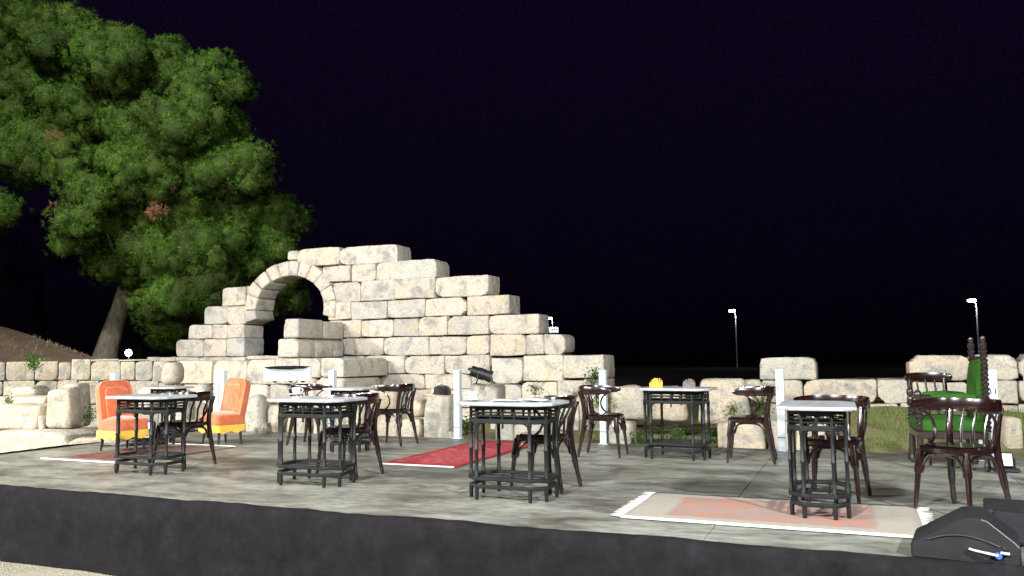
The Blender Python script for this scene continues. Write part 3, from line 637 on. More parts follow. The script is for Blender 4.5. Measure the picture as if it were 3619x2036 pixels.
loose((2646, 1342, 2700, 1424), 12.6, 'narrow stone left of the right low wall', 0, 0.4, r=0.06)
loose((2540, 1497, 2704, 1625), 10.9, 'pale square block seen through the legs of the side-on cafe chair', -15, 0.5, r=0.05, zb=-0.4)
loose((2718, 1490, 2812, 1630), 10.9, 'cream block behind the white post at the right front table', -15, 0.5, r=0.06, zb=-0.4)
loose((2815, 1497, 2930, 1630), 10.8, 'pale block seen behind the right front table legs', -15, 0.5, r=0.05, zb=-0.4)
loose((3560, 1480, 3625, 1660), 9.9, 'pale block by the right frame edge behind the floor lamp', -15, 0.5, r=0.06, zb=-0.4)

# ------------------------------------------------------------------ railing posts
def post(u, v, label, h=0.925, rz=0.0, double=False):
    t = thing('railing_post', label, 'post', (u, v, 0), rz, 'white metal posts round the stage')
    for k in ((-0.055, 0.055) if double else (0,)):
        m = MB()                                               # open C-shaped steel channel
        w, th = 0.085, 0.008
        m.box((k, -w / 2 + th / 2, h / 2), (w, th, h), bev=0.002).box((k - w / 2 + th / 2, 0.002, h / 2), (th, w - 0.004, h - 0.002), bev=0.002).box((k + w / 2 - th / 2, 0.002, h / 2), (th, w - 0.004, h - 0.002), bev=0.002)
        m.build('channel', 'post_white', t)
        for s in (-0.022, 0.022): MB().box((k + s, -w / 2 - 0.001, h - 0.22), (0.009, 0.004, 0.05)).build('slot', 'post_slot', t)
        MB().box((k, -w / 2 - 0.002, 0.155), (w + 0.004, 0.005, 0.008)).build('joint', 'post_slot', t)
    MB().box((0, 0, 0.004), (0.13 + (0.1 if double else 0), 0.12, 0.008), bev=0.002).build('base_plate', 'post_white', t)
post(-9.20, 9.93, 'double white post behind the right orange chair', double=True)
post(-7.09, 9.93, 'white post right of the white light box')
post(-5.03, 9.92, 'white post between the capped pillar and the black spotlight')
post(-2.95, 9.86, 'white post behind the red-railed cafe chair')
post(-0.82, 9.78, 'white post standing at the left of the right front table')
post(1.21, 9.56, 'pale blue double post behind the green armchair', double=True)
post(1.36, 8.12, 'white post cut by the right edge of the frame', h=1.0)
post(-9.40, 8.13, 'white post rising behind the left orange chair', rz=R(90))

# ------------------------------------------------------------------ cafe chairs
def arc_pts(pts, n=5):                # Catmull-Rom resample
    P = [Vector(p) for p in pts]; out = []
    for i in range(len(P) - 1):
        p0, p1, p2, p3 = P[max(i - 1, 0)], P[i], P[i + 1], P[min(i + 2, len(P) - 1)]
        for k in range(n):
            t = k / n; out.append(0.5 * ((2 * p1) + (p2 - p0) * t + (2 * p0 - 5 * p1 + 4 * p2 - p3) * t * t + (-p0 + 3 * p1 - 3 * p2 + p3) * t ** 3))
    out.append(P[-1]); return out
def make_chair(name='cafe_chair', wrap=True, H=0.765):
    t = thing(name, '', 'chair')
    # seat: rounded trapezoid, faces +x
    out = []
    for k in range(28):
        a = 2 * math.pi * k / 28; ca, sa = math.cos(a), math.sin(a)
        x = 0.205 * math.copysign(abs(ca) ** 0.62, ca); y = (0.205 + 0.018 * ca) * math.copysign(abs(sa) ** 0.62, sa); out.append((x, y))
    MB().prism(out, 0.405, 0.452, bev=0.010).build('seat_frame', 'mahogany', t)
    ins = [(x * 0.84, y * 0.84) for x, y in out]
    MB().prism(ins, 0.4525, 0.460, bev=0.003).build('seat', 'mahogany', t)
    for s in (-1, 1):
        MB().tube([(0.165, 0.165 * s, 0.425), (0.172, 0.17 * s, 0.36), (0.178, 0.176 * s, 0.29), (0.180, 0.178 * s, 0.265), (0.182, 0.18 * s, 0.258), (0.195, 0.19 * s, 0.12), (0.208, 0.198 * s, 0.0)],
                  [0.022, 0.028, 0.030, 0.029, 0.020, 0.017, 0.012], 10).build('leg', 'mahogany', t)
        top = H - 0.05
        MB().tube(arc_pts([(-0.255, 0.205 * s, 0.0), (-0.215, 0.188 * s, 0.2), (-0.185, 0.170 * s, 0.42), (-0.193, 0.172 * s, 0.56), (-0.232, 0.182 * s, top)], 4),
                  [0.013] + [0.019] * 3 + [0.025] * 9 + [0.023] * 4, 10).build('leg', 'mahogany', t)
    zc = H - 0.042
    if wrap:
        path = arc_pts([(0.135, -0.250, zc - .004), (0.02, -0.258, zc), (-0.11, -0.243, zc), (-0.205, -0.190, zc), (-0.255, -0.095, zc), (-0.268, 0, zc), (-0.255, 0.095, zc), (-0.205, 0.190, zc), (-0.11, 0.243, zc), (0.02, 0.258, zc), (0.135, 0.250, zc - .004)], 4)
    else:
        path = arc_pts([(-0.175, -0.235, zc), (-0.225, -0.185, zc), (-0.255, -0.09, zc), (-0.264, 0, zc), (-0.255, 0.09, zc), (-0.225, 0.185, zc), (-0.175, 0.235, zc)], 4)
    n = len(path); hw = []; hh = []
    for i in range(n):
        e = min(i, n - 1 - i) / (n / 2); k = min(1, e * 6 + 0.35); hw.append(0.015 * min(1, k + .1)); hh.append((0.034 + 0.014 * min(1, e * 1.6)) * min(1, k))
    MB().sweep(path, hw, hh).build('top_rail', 'mahogany', t)
    for y in (-0.085, 0, 0.085):
        MB().tube([(-0.178 - 0.012 * (1 - abs(y) / .1), y, 0.44), (-0.200, y * 1.03, 0.58), (-0.258 + abs(y) * .08, y * 1.06, zc - 0.03)], 0.0105, 8).build('spindle', 'mahogany', t)
    if wrap:
        for s in (-1, 1):
            MB().tube([(0.09 - 0.185 * math.cos(R(a_)), (0.222 + 0.024 * math.sin(R(a_))) * s, (zc + 0.41) / 2 + (zc - 0.46) / 2 * math.sin(R(a_)) / 0.97) for a_ in range(76, -77, -8)], 0.0105, 8).build('arm_brace', 'mahogany', t)
    # bentwood brackets under the seat, one arch per side
    cs = [(0.172, -0.170), (0.172, 0.170), (-0.192, 0.172), (-0.192, -0.172)]
    for i in range(4):
        a = Vector((*cs[i], 0)); b = Vector((*cs[(i + 1) % 4], 0)); d = b - a
        pts = [a + d * 0.05 + Vector((0, 0, 0.275)), a + d * 0.10 + Vector((0, 0, 0.335)), a + d * 0.24 + Vector((0, 0, 0.388)), a + d * 0.5 + Vector((0, 0, 0.400)), a + d * 0.76 + Vector((0, 0, 0.388)), a + d * 0.90 + Vector((0, 0, 0.335)), a + d * 0.95 + Vector((0, 0, 0.275))]
        MB().tube(arc_pts(pts, 3), 0.011, 6).build('bracket', 'mahogany', t)
    return t
chair0 = make_chair(); used = [False]
def place_chair(u, v, fx, fy, label, z=0.0):
    c = chair0 if not used[0] else copy_tree(chair0); used[0] = True
    c.location = (u, v, z); c.rotation_euler = (0, 0, math.atan2(fy, fx)); return tag(c, label, 'chair', 'dark bentwood cafe chairs')
place_chair(-6.55, 6.54, -1, 0.04, 'dark bentwood chair tucked behind the left front table')
place_chair(-4.46, 6.50, -1, 0.05, 'dark bentwood chair beside the front table with a single white cup')
place_chair(-6.50, 8.69, 1, 0.10, 'dark bentwood chair standing behind the white cup of the middle table')
place_chair(-5.51, 9.01, -1, 0.0, 'dark bentwood chair turned left, between the small back table and capped pillar')
place_chair(-2.46, 6.43, -1, 0.06, 'dark bentwood chair at the centre table with the newspapers')
place_chair(-2.61, 8.75, 1, 0.05, 'reddish bentwood chair facing right at the left of the back right table')
place_chair(-1.06, 8.77, -1, -0.05, 'bentwood chair in side view, facing left towards the back right table')
place_chair(-0.19, 6.72, -0.15, -1, 'bentwood chair facing the viewer behind the right front table')
place_chair(0.62, 6.46, -0.62, -0.80, 'nearest bentwood chair, in front of the green armchair')
c10 = make_chair('cafe_chair', wrap=False, H=0.89); c10.location = (0.74, 9.25, 0); c10.rotation_euler = (0, 0, R(-70))
tag(c10, 'straight-backed bentwood chair half hidden behind the green armchair', 'chair')

# ------------------------------------------------------------------ iron tables
def octo(W, D, c): return [(-W / 2 + c, -D / 2), (W / 2 - c, -D / 2), (W / 2, -D / 2 + c), (W / 2, D / 2 - c), (W / 2 - c, D / 2), (-W / 2 + c, D / 2), (-W / 2, D / 2 - c), (-W / 2, -D / 2 + c)]
def ring(m, pts, z, hw, hh):
    n = len(pts)
    for i in range(n):
        a = Vector((*pts[i], z)); b = Vector((*pts[(i + 1) % n], z)); d = b - a
        m.box((a + b) / 2, (d.length + hw, hw * 2, hh * 2), math.atan2(d.y, d.x), bev=min(hw, hh) * 0.35)
def make_table(W=0.64, D=0.41, c=0.095, over=0.085, H=0.75, topname='table_top'):
    t = thing('iron_table', '', 'table')
    MB().prism(octo(W + 2 * over, D + 2 * over, c + 0.005), H - 0.026, H, bev=0.005).build(topname, 'marble', t)
    pts = octo(W, D, c)
    ap = MB(); ring(ap, pts, H - 0.044, 0.013, 0.013); ring(ap, pts, H - 0.080, 0.006, 0.005); ring(ap, pts, H - 0.108, 0.006, 0.005); ring(ap, pts, H - 0.148, 0.016, 0.018)
    a = ap.build('apron', 'iron', t)
    n = len(pts)
    for i in range(n):
        p, q = Vector(pts[i]), Vector(pts[(i + 1) % n]); L = (q - p).length
        fr = (0.0, 0.28, 0.5, 0.72) if L > 0.3 else ((0.0, 0.5) if L > 0.18 else (0.0,))
        for f in fr:
            w = p.lerp(q, f)
            MB().lathe([(0.009, H - 0.135), (0.009, H - 0.112), (0.013, H - 0.095), (0.013, H - 0.08), (0.009, H - 0.066), (0.009, H - 0.05)] if f else [(0.013, H - 0.135), (0.013, H - 0.05)], 8, (w.x, w.y, 0)).build('baluster', 'iron', a)
        if L > 0.3:
            w = (p + q) / 2; MB().lathe([(0.003, H - 0.205), (0.010, H - 0.195), (0.008, H - 0.175), (0.012, H - 0.16)], 8, (w.x, w.y, 0)).build('pendant', 'iron', a)
        # corner bracket arches below the apron
        if L > 0.18:
            dv = (q - p).normalized(); rr = min(0.055, L * 0.3)
            for s, base in ((1, p), (-1, q)):
                pp = [Vector((*(base + dv * s * 0.006), H - 0.155 - rr * 1.3)), Vector((*(base + dv * s * rr * 0.35), H - 0.155 - rr * 0.5)), Vector((*(base + dv * s * rr), H - 0.158))]
                MB().tube(arc_pts(pp, 3), 0.0065, 6).build('bracket', 'iron', a)
        # column: faux-bamboo with rings
        MB().lathe([(0.019, 0.165), (0.019, 0.19), (0.015, 0.20), (0.015, 0.37), (0.020, 0.377), (0.020, 0.387), (0.015, 0.394), (0.015, 0.55), (0.019, 0.565), (0.019, H - 0.158)], 10, (p.x, p.y, 0)).build('leg', 'iron', t)
        MB().lathe([(0.013, 0.0), (0.016, 0.012), (0.018, 0.07), (0.018, 0.09)], 8, (p.x, p.y, 0)).build('foot', 'iron', t)
    lo = MB(); ring(lo, pts, 0.160, 0.024, 0.013); ring(lo, pts, 0.100, 0.014, 0.014); lo.build('lower_frame', 'iron', t)
    for y in (-0.07, 0.07): MB().box((0, y, 0.150), (W - 0.02, 0.014, 0.012)).build('stretcher', 'iron', t)
    return t
T0 = make_table(); T0.location = (-6.51, 6.08, 0); tag(T0, 'iron table with marble top, leftmost of the front row', 'table', 'iron tables with marble tops')
def place_table(src, u, v, rz, label):
    c = copy_tree(src); c.location = (u, v, 0); c.rotation_euler = (0, 0, rz); return tag(c, label, 'table', 'iron tables with marble tops')
place_table(T0, -4.47, 6.03, R(1), 'iron table in the front row carrying only a white cup and saucer')
place_table(T0, -2.53, 5.96, R(-1), 'iron table at the centre with cup and newspapers on its marble top')
place_table(T0, -1.82, 8.82, R(-4), 'iron table at the back right with yellow crumpled paper on top')
place_table(T0, -0.27, 6.12, R(91), 'iron table standing on the pale fringed rug at the right front').scale = (1, 0.87, 1)
TS = make_table(0.40, 0.34, 0.08, 0.08); u7, v7 = onz(1237, 1370, 0.75); TS.location = (u7, v7, 0)
tag(TS, 'small iron table at the back between two bentwood chairs', 'table', 'small iron tables at the back')
T6 = copy_tree(TS); u6, v6 = onz(597, 1366, 0.75); T6.location = (u6, v6, 0); tag(T6, 'small iron table at the back between the two orange chairs', 'table', 'small iron tables at the back')

# ------------------------------------------------------------------ orange slipper chairs
def rrect(w, h, r, n=6, top_r=None):
    tr = top_r or r; P = []
    for cx, cy, rr, a0 in ((w / 2 - r, -h / 2 + r, r, -90), (w / 2 - tr, h / 2 - tr, tr, 0), (-w / 2 + tr, h / 2 - tr, tr, 90), (-w / 2 + r, -h / 2 + r, r, 180)):
        for k in range(n + 1):
            a = R(a0 + 90 * k / n); P.append((cx + rr * math.cos(a), cy + rr * math.sin(a)))
    return P
def puffed(poly, t0, t1, puff, M, levels=(1.0, 0.94, 0.8, 0.5, 0.15)):
    """cushion: outline poly extruded t0..t1 with a domed face"""
    m = MB(); n = len(poly); lay = [([(x * .97, y * .97) for x, y in poly], t0), (poly, t0 + 0.012)]
    for s in levels:
        lay.append(([(x * s, y * s) for x, y in poly], t1 - 0.012 + puff * (1 - s ** 2.2) + (0.012 if s < 1 else 0)))
    vs = [(p[0], p[1], z) for pl, z in lay for p in pl]; fs = []
    for j in range(len(lay) - 1):
        for i in range(n): fs.append((j * n + i, j * n + (i + 1) % n, (j + 1) * n + (i + 1) % n, (j + 1) * n + i))
    fs.append(tuple(range(n - 1, -1, -1))); fs.append(tuple((len(lay) - 1) * n + i for i in range(n)))
    return m.add(vs, fs, M)
def make_slipper():
    t = thing('slipper_chair', '', 'chair')
    lean = Matrix.Translation((-0.165, 0, 0.60)) @ Matrix.Rotation(R(-12), 4, 'Y') @ Matrix(((0, 0, 1, 0), (1, 0, 0, 0), (0, 1, 0, 0), (0, 0, 0, 1)))
    bk = puffed(rrect(0.44, 0.50, 0.04, 6, 0.11), -0.045, 0.04, 0.03, lean).build('backrest', 'orange_velvet', t)
    ip = rrect(0.29, 0.38, 0.03, 6, 0.06); M2 = lean @ Matrix.Translation((0, -0.03, 0.050))
    puffed(ip, -0.01, 0.020, 0.016, M2).build('inner_panel', 'orange_velvet', bk)
    pr = [M2 @ Vector((x, y, 0.012)) for x, y in ip]; pr.append(pr[0]); MB().tube(pr, 0.008, 6, False).build('piping', 'orange_piping', bk)
    po = [lean @ Vector((x * .985, y * .985, 0.046)) for x, y in rrect(0.44, 0.50, 0.04, 6, 0.11)]; po.append(po[0]); MB().tube(po, 0.009, 6, False).build('piping', 'orange_piping', bk)
    se = rrect(0.42, 0.43, 0.05); M3 = Matrix.Translation((0.03, 0, 0))
    puffed(se, 0.235, 0.385, 0.045, M3).build('seat', 'orange_velvet', t)
    # bullion fringe: wavy-hemmed band of cords
    P = rrect(0.435, 0.445, 0.05, 5); per = []
    for i in range(len(P)):
        a, b = Vector(P[i]), Vector(P[(i + 1) % len(P)]); k = max(1, int((b - a).length / 0.012))
        per += [a.lerp(b, j / k) for j in range(k)]
    V, F = [], []; n = len(per)
    for i, p in enumerate(per):
        q = p * (1 + 0.012 * (i % 2)); dz = 0.012 * math.sin(i * 0.42) + 0.005 * random.random()
        V += [(q.x + 0.03, q.y, 0.262), (q.x * 1.015 + 0.03, q.y * 1.015, 0.215), (q.x * 1.02 + 0.03, q.y * 1.02, 0.165 + dz)]
    for i in range(n):
        j = (i + 1) % n; F += [(i * 3, j * 3, j * 3 + 1, i * 3 + 1), (i * 3 + 1, j * 3 + 1, j * 3 + 2, i * 3 + 2)]
    raw('fringe', V, F, 'yellow_fringe', t)
    for sx, sy in ((1, 1), (1, -1), (-1, 1), (-1, -1)):
        x, y = 0.03 + sx * 0.155, sy * 0.16
        MB().tube([(x, y, 0.24), (x + sx * .004, y + sy * .004, 0.12), (x + sx * 0.018, y + sy * 0.014, 0.0)], [0.021, 0.018, 0.011], 10).build('leg', 'dark_wood', t)
    return t
sc1 = make_slipper(); u, v = onz(428, 1594); sc1.location = (u, v, 0); sc1.rotation_euler = (0, 0, math.atan2(-0.14, 0.99)); tag(sc1, 'orange velvet slipper chair with yellow fringe, behind the left front table', 'chair', 'orange slipper chairs')
sc2 = copy_tree(sc1); u, v = onz(792, 1570); sc2.location = (u, v, 0); sc2.rotation_euler = (0, 0, math.atan2(-0.95, -0.22)); tag(sc2, 'orange velvet slipper chair with yellow fringe, in front of the double white post', 'chair', 'orange slipper chairs')

# ------------------------------------------------------------------ green armchair with barley-twist posts
def twist(m, x, y, z0, z1, r=0.024, turns=5.0):
    n = max(12, int((z1 - z0) * 90)); seg = 10; vs, fs = [], []
    for i in range(n + 1):
        z = z0 + (z1 - z0) * i / n; ph = 2 * math.pi * turns * i / n
        for k in range(seg):
            a = 2 * math.pi * k / seg; rr = r * (1 + 0.32 * math.cos(2 * (a - ph))); vs.append((x + rr * math.cos(a), y + rr * math.sin(a), z))
    for i in range(n):
        for k in range(seg): fs.append((i * seg + k, i * seg + (k + 1) % seg, (i + 1) * seg + (k + 1) % seg, (i + 1) * seg + k))
    fs.append(tuple(range(seg - 1, -1, -1))); fs.append(tuple(n * seg + k for k in range(seg))); return m.add(vs, fs)
def make_throne():
    t = thing('green_armchair', 'green velvet high-backed armchair with dark barley-twist posts', 'armchair')
    puffed(rrect(0.60, 0.56, 0.04), 0.36, 0.45, 0.05, Matrix.Identity(4)).build('seat', 'green_velvet', t)
    MB().box((0, 0, 0.322), (0.60, 0.57, 0.07), bev=0.008).build('seat_rail', 'dark_wood', t)
    M = Matrix.Translation((-0.285, 0, 0.735)) @ Matrix.Rotation(R(-5), 4, 'Y') @ Matrix(((0, 0, 1, 0), (1, 0, 0, 0), (0, 1, 0, 0), (0, 0, 0, 1)))
    puffed(rrect(0.48, 0.58, 0.03, 5, 0.08), -0.035, 0.04, 0.045, M).build('backrest', 'green_velvet', t)
    for s in (-1, 1):
        m = MB(); twist(m, -0.30, 0.27 * s, 0.36, 1.16, 0.027, 9); m.lathe([(0.030, 1.16), (0.034, 1.18), (0.02, 1.20), (0.028, 1.225), (0.022, 1.245), (0.004, 1.255)], 12, (-0.30, 0.27 * s, 0)); m.build('back_post', 'dark_wood', t)
        m = MB(); twist(m, 0.275, 0.27 * s, 0.36, 0.62, 0.027, 3.5); m.lathe([(0.030, 0.62), (0.034, 0.64), (0.024, 0.66), (0.036, 0.695), (0.030, 0.73), (0.010, 0.75)], 12, (0.275, 0.27 * s, 0)); ap = m.build('arm_post', 'dark_wood', t)
        MB().box((-0.02, 0.27 * s, 0.655), (0.56, 0.05, 0.04), bev=0.012).build('arm', 'dark_wood', t)
        puffed(rrect(0.40, 0.075, 0.03), 0.676, 0.70, 0.018, Matrix.Translation((-0.03, 0.27 * s, 0))).build('arm_pad', 'green_velvet', t)
        for x in (-0.28, 0.275):
            MB().lathe([(0.022, 0.0), (0.034, 0.03), (0.026, 0.06), (0.022, 0.08), (0.030, 0.13), (0.030, 0.29)], 12, (x, 0.27 * s, 0)).build('leg', 'dark_wood', t)
        MB().box((0, 0.27 * s, 0.12), (0.53, 0.03, 0.035), bev=0.006).build('stretcher', 'dark_wood', t)
    MB().box((-0.30, 0, 1.045), (0.035, 0.50, 0.035), bev=0.01).build('crest_rail', 'dark_wood', t)
    return t
th_ = make_throne(); pt = atd(3345, 1500, 7.95); th_.location = (pt.x, pt.y, 0); th_.rotation_euler = (0, 0, R(184))

# ------------------------------------------------------------------ rugs
def rug(u0, u1, v0, v1, mat, name, label, fringe_sides, white_edges=(), rz=0.0):
    t = thing(name, label, 'rug', ((u0 + u1) / 2, (v0 + v1) / 2, 0.002), rz)
    w, d = u1 - u0, v1 - v0; nx, ny = max(8, int(w / .06)), max(8, int(d / .06)); V = []; F = []
    for j in range(ny + 1):
        for i in range(nx + 1):
            x, y = -w / 2 + w * i / nx, -d / 2 + d * j / ny
            e = 0.010 * noise.noise(Vector((x * 2 + u0, y * 2, 0)))
            V.append((x + (e if i in (0, nx) else 0), y + (e if j in (0, ny) else 0), 0.009 + 0.004 * noise.noise(Vector((x * 3 + u0, y * 3, 1)))))
    o = len(V); V += [(x, y, 0.0) for x, y, z in V]; W1 = nx + 1
    for j in range(ny):
        for i in range(nx): F.append((j * W1 + i, j * W1 + i + 1, (j + 1) * W1 + i + 1, (j + 1) * W1 + i))
    rim = [i for i in range(nx + 1)] + [j * W1 + nx for j in range(1, ny + 1)] + [ny * W1 + i for i in range(nx - 1, -1, -1)] + [j * W1 for j in range(ny - 1, 0, -1)]
    for k in range(len(rim)): a, b = rim[k], rim[(k + 1) % len(rim)]; F.append((a, o + a, o + b, b))
    raw('pile', V, F, mat, t, smooth=True)
    for sd_ in fringe_sides:                                   # knotted cotton fringe
        V, F = [], []; L = w if sd_ in 'fb' else d; n = int(L / 0.012)
        for k in range(n):
            s = -L / 2 + L * (k + 0.5) / n; ln = 0.07 + 0.025 * random.random(); jx = random.uniform(-.012, .012); hwid = 0.0055; z = 0.006
            for (a, b) in ((s - hwid, 0), (s + hwid, 0), (s + hwid * .6 + jx, ln), (s - hwid * .6 + jx, ln)):
                p = {'f': (a, -d / 2 - b), 'b': (a, d / 2 + b), 'l': (-w / 2 - b, a), 'r': (w / 2 + b, a)}[sd_]; V.append((p[0], p[1], z + 0.003 * random.random() * (b > 0)))
            F.append((4 * k, 4 * k + 1, 4 * k + 2, 4 * k + 3))
        f = raw('fringe', V, F, 'cream_fringe', t); f['kind'] = 'stuff'
    for sd_ in white_edges:
        L = w if sd_ in 'fb' else d; c = {'f': (0, -d / 2), 'b': (0, d / 2), 'l': (-w / 2, 0), 'r': (w / 2, 0)}[sd_]
        dim = (L, 0.022, 0.016) if sd_ in 'fb' else (0.022, L, 0.016)
        MB().box((c[0], c[1], 0.008), dim, bev=0.004).build('selvage', 'cream_fringe', t)
    return t
rug(-4.61, -3.73, 7.27, 9.70, 'red_rug', 'red_rug', 'long red rug running away towards the pillar and posts', '', 'f')
rug(-8.50, -7.22, 6.40, 8.07, 'faded_rug', 'faded_rug', 'faded red-brown rug with white edge under the left front table and orange chair', '', 'fb')
rug(-1.52, 0.34, 5.44, 6.50, 'pale_rug', 'pale_rug', 'pale cream and salmon rug with white fringe under the right front table', 'lr', 'f')

# ------------------------------------------------------------------ things on the tables
def cup(u, v, z, label, rz):
    t = thing('coffee_cup', label, 'cup', (u, v, z), rz, 'white coffee cups on saucers')
    MB().lathe([(0.001, 0.0045), (0.035, 0.004), (0.06, 0.010), (0.078, 0.016), (0.079, 0.019), (0.06, 0.014), (0.035, 0.009), (0.001, 0.009)], 24).build('saucer', 'china', t)
    MB().lathe([(0.022, 0.010), (0.024, 0.014), (0.036, 0.035), (0.042, 0.062), (0.043, 0.074), (0.040, 0.074), (0.038, 0.06), (0.030, 0.03), (0.001, 0.024)], 24).build('bowl', 'china', t)
    MB().tube(arc_pts([(0.037, 0, 0.062), (0.058, 0, 0.064), (0.066, 0, 0.048), (0.055, 0, 0.032), (0.034, 0, 0.030)], 4), 0.0055, 8).build('handle', 'china', t)
    return t
u, v = onz(1047, 1398, 0.75); cup(u, v, 0.75, 'white coffee cup on a saucer on the middle front table', R(60))
u, v = onz(1669, 1418, 0.75); cup(u, v, 0.75, 'white coffee cup with its handle to the left on the centre table', R(200))
def paper_sheet(u, v, z, w, d, rz, label, lift=0.012, layers=3):
    t = thing('newspaper', label, 'newspaper', (u, v, z), rz, 'papers on the centre table')
    for k in range(layers):
        n = 14; V, F = [], []
        for s in (0, 1):
            for j in range(2):
                for i in range(n + 1):
                    x = -w / 2 + w * i / n; zz = 0.002 + k * 0.004 + lift * (0.5 + 0.5 * math.sin(x / w * 5 + k)) * (0.4 + 0.6 * j) - s * 0.001
                    V.append((x + 0.006 * k, -d / 2 + d * j - 0.008 * k, zz))
        m = n + 1
        for i in range(n):
            F += [(i, i + 1, m + i + 1, m + i), (2 * m + i, 3 * m + i, 3 * m + i + 1, 2 * m + i + 1), (i, 2 * m + i, 2 * m + i + 1, i + 1), (m + i, m + i + 1, 3 * m + i + 1, 3 * m + i)]
        raw('sheet', V, F, 'paper', t, smooth=True)
u, v = onz(1785, 1419, 0.75); paper_sheet(u, v, 0.751, 0.20, 0.15, R(8), 'folded white paper lying left on the centre table', 0.006)
u, v = onz(1885, 1419, 0.75); paper_sheet(u, v, 0.751, 0.23, 0.16, R(-4), 'white newspaper with a lifted edge right on the centre table', 0.02)
def crumple(u, v, w, h, mat, label, name):
    t = thing(name, label, 'paper', (u, v, 0.75))
    for k in range(5):
        n = 11; V, F = [], []; y0 = -0.03 + 0.014 * k; ww = w * (1 - 0.07 * k)
        tops = [h * (0.40 + 0.60 * random.random()) * (0.75 + 0.25 * math.sin(math.pi * i / n)) for i in range(n + 1)]
        for i in range(n + 1):
            x = -ww / 2 + ww * i / n; yy = y0 + random.uniform(-.008, .008)
            for z in (0.0, tops[i] * .5, tops[i]): V.append((x, yy + 0.01 * math.sin(z * 40 + i), z))
            for z in (0.0, tops[i] * .5, tops[i]): V.append((x, yy + 0.003 + 0.01 * math.sin(z * 40 + i), z))
        for i in range(n):
            a, b = i * 6, i * 6 + 6
            F += [(a, b, b + 1, a + 1), (a + 1, b + 1, b + 2, a + 2), (a + 3, a + 4, b + 4, b + 3), (a + 4, a + 5, b + 5, b + 4), (a + 2, b + 2, b + 5, a + 5)]
        raw('fold', V, F, mat, t)
u, v = onz(2324, 1368, 0.75); crumple(u, v - .05, 0.15, 0.11, 'yellow_paper', 'yellow crumpled paper standing on the back right table', 'yellow_paper')
u, v = onz(2440, 1366, 0.75); crumple(u, v - .05, 0.14, 0.10, 'grey_paper', 'grey-brown crumpled paper standing on the back right table', 'grey_paper')

# ------------------------------------------------------------------ baseball cap on the pillar
pw = pillar.location; ptop = pw.z + plane_hit(1543, 1399, (pw.x, pw.y), camdir(-18)).z * 0
tz = max((pillar.matrix_basis @ v_.co).z for v_ in pillar.data.vertices) - 0.012
cap = thing('baseball_cap', 'black baseball cap with yellow brim and white front patch on the pillar', 'cap', (pw.x, pw.y - 0.06, tz), R(226)); cap.scale = (1.25, 1.25, 1.2)
V, F = [], []; n = 20; rings = [(1.0, 0.0), (1.02, 0.03), (0.97, 0.06), (0.84, 0.09), (0.6, 0.112), (0.3, 0.122), (0.05, 0.125)]
for s, z in rings:
    for k in range(n): a = 2 * math.pi * k / n; V.append((0.115 * s * math.cos(a), 0.092 * s * math.sin(a), z + 0.006 * math.sin(3 * a) * s))
for i in range(len(rings) - 1):
    for k in range(n): F.append((i * n + k, i * n + (k + 1) % n, (i + 1) * n + (k + 1) % n, (i + 1) * n + k))
raw('crown', V, F, 'cap_cloth', cap, smooth=True)
m = MB(); b1 = [(0.085 + 0.0, -0.082)]; P = []
for k in range(13): a = R(-78 + 156 * k / 12); P.append((0.10 * math.cos(a), 0.088 * math.sin(a)))
Q = []
for k in range(13): a = R(78 - 156 * k / 12); Q.append((0.095 + 0.105 * math.cos(a), 0.092 * math.sin(a)))
vs = []; fs = []
for k in range(13):
    p = P[k]; q = Q[12 - k]; dr = 0.022 * (q[1] / 0.09) ** 2
    vs += [(p[0], p[1], 0.010), (q[0], q[1], 0.004 - dr + 0.014), (p[0], p[1], 0.006), (q[0], q[1], -dr + 0.014)]
for k in range(12): a, b = 4 * k, 4 * k + 4; fs += [(a, a + 1, b + 1, b), (a + 2, b + 2, b + 3, a + 3), (a + 1, a + 3, b + 3, b + 1)]
MB().add(vs, fs).build('brim', 'yellow_fringe', cap)
vs = []; fs = []
for j in range(4):
    for i in range(5):
        a = R(-22 + 44 * i / 4); z = 0.028 + 0.05 * j / 3; s = 1.035 - 0.10 * (j / 3) ** 2; vs.append((0.118 * s * math.cos(a), 0.095 * s * math.sin(a), z))
for j in range(3):
    for i in range(4): fs.append((j * 5 + i, j * 5 + i + 1, j * 5 + i + 6, j * 5 + i + 5))
pa = MB().add(vs, fs).build('patch', 'paper', cap)
MB().tube([(0.1245, 0.005, 0.036), (0.122, 0.012, 0.055), (0.1245, 0.019, 0.036)], 0.003, 5).build('emblem', 'cap_cloth', pa)
MB().lathe([(0.002, 0.136), (0.010, 0.132), (0.010, 0.124)], 8).build('button', 'cap_cloth', cap)

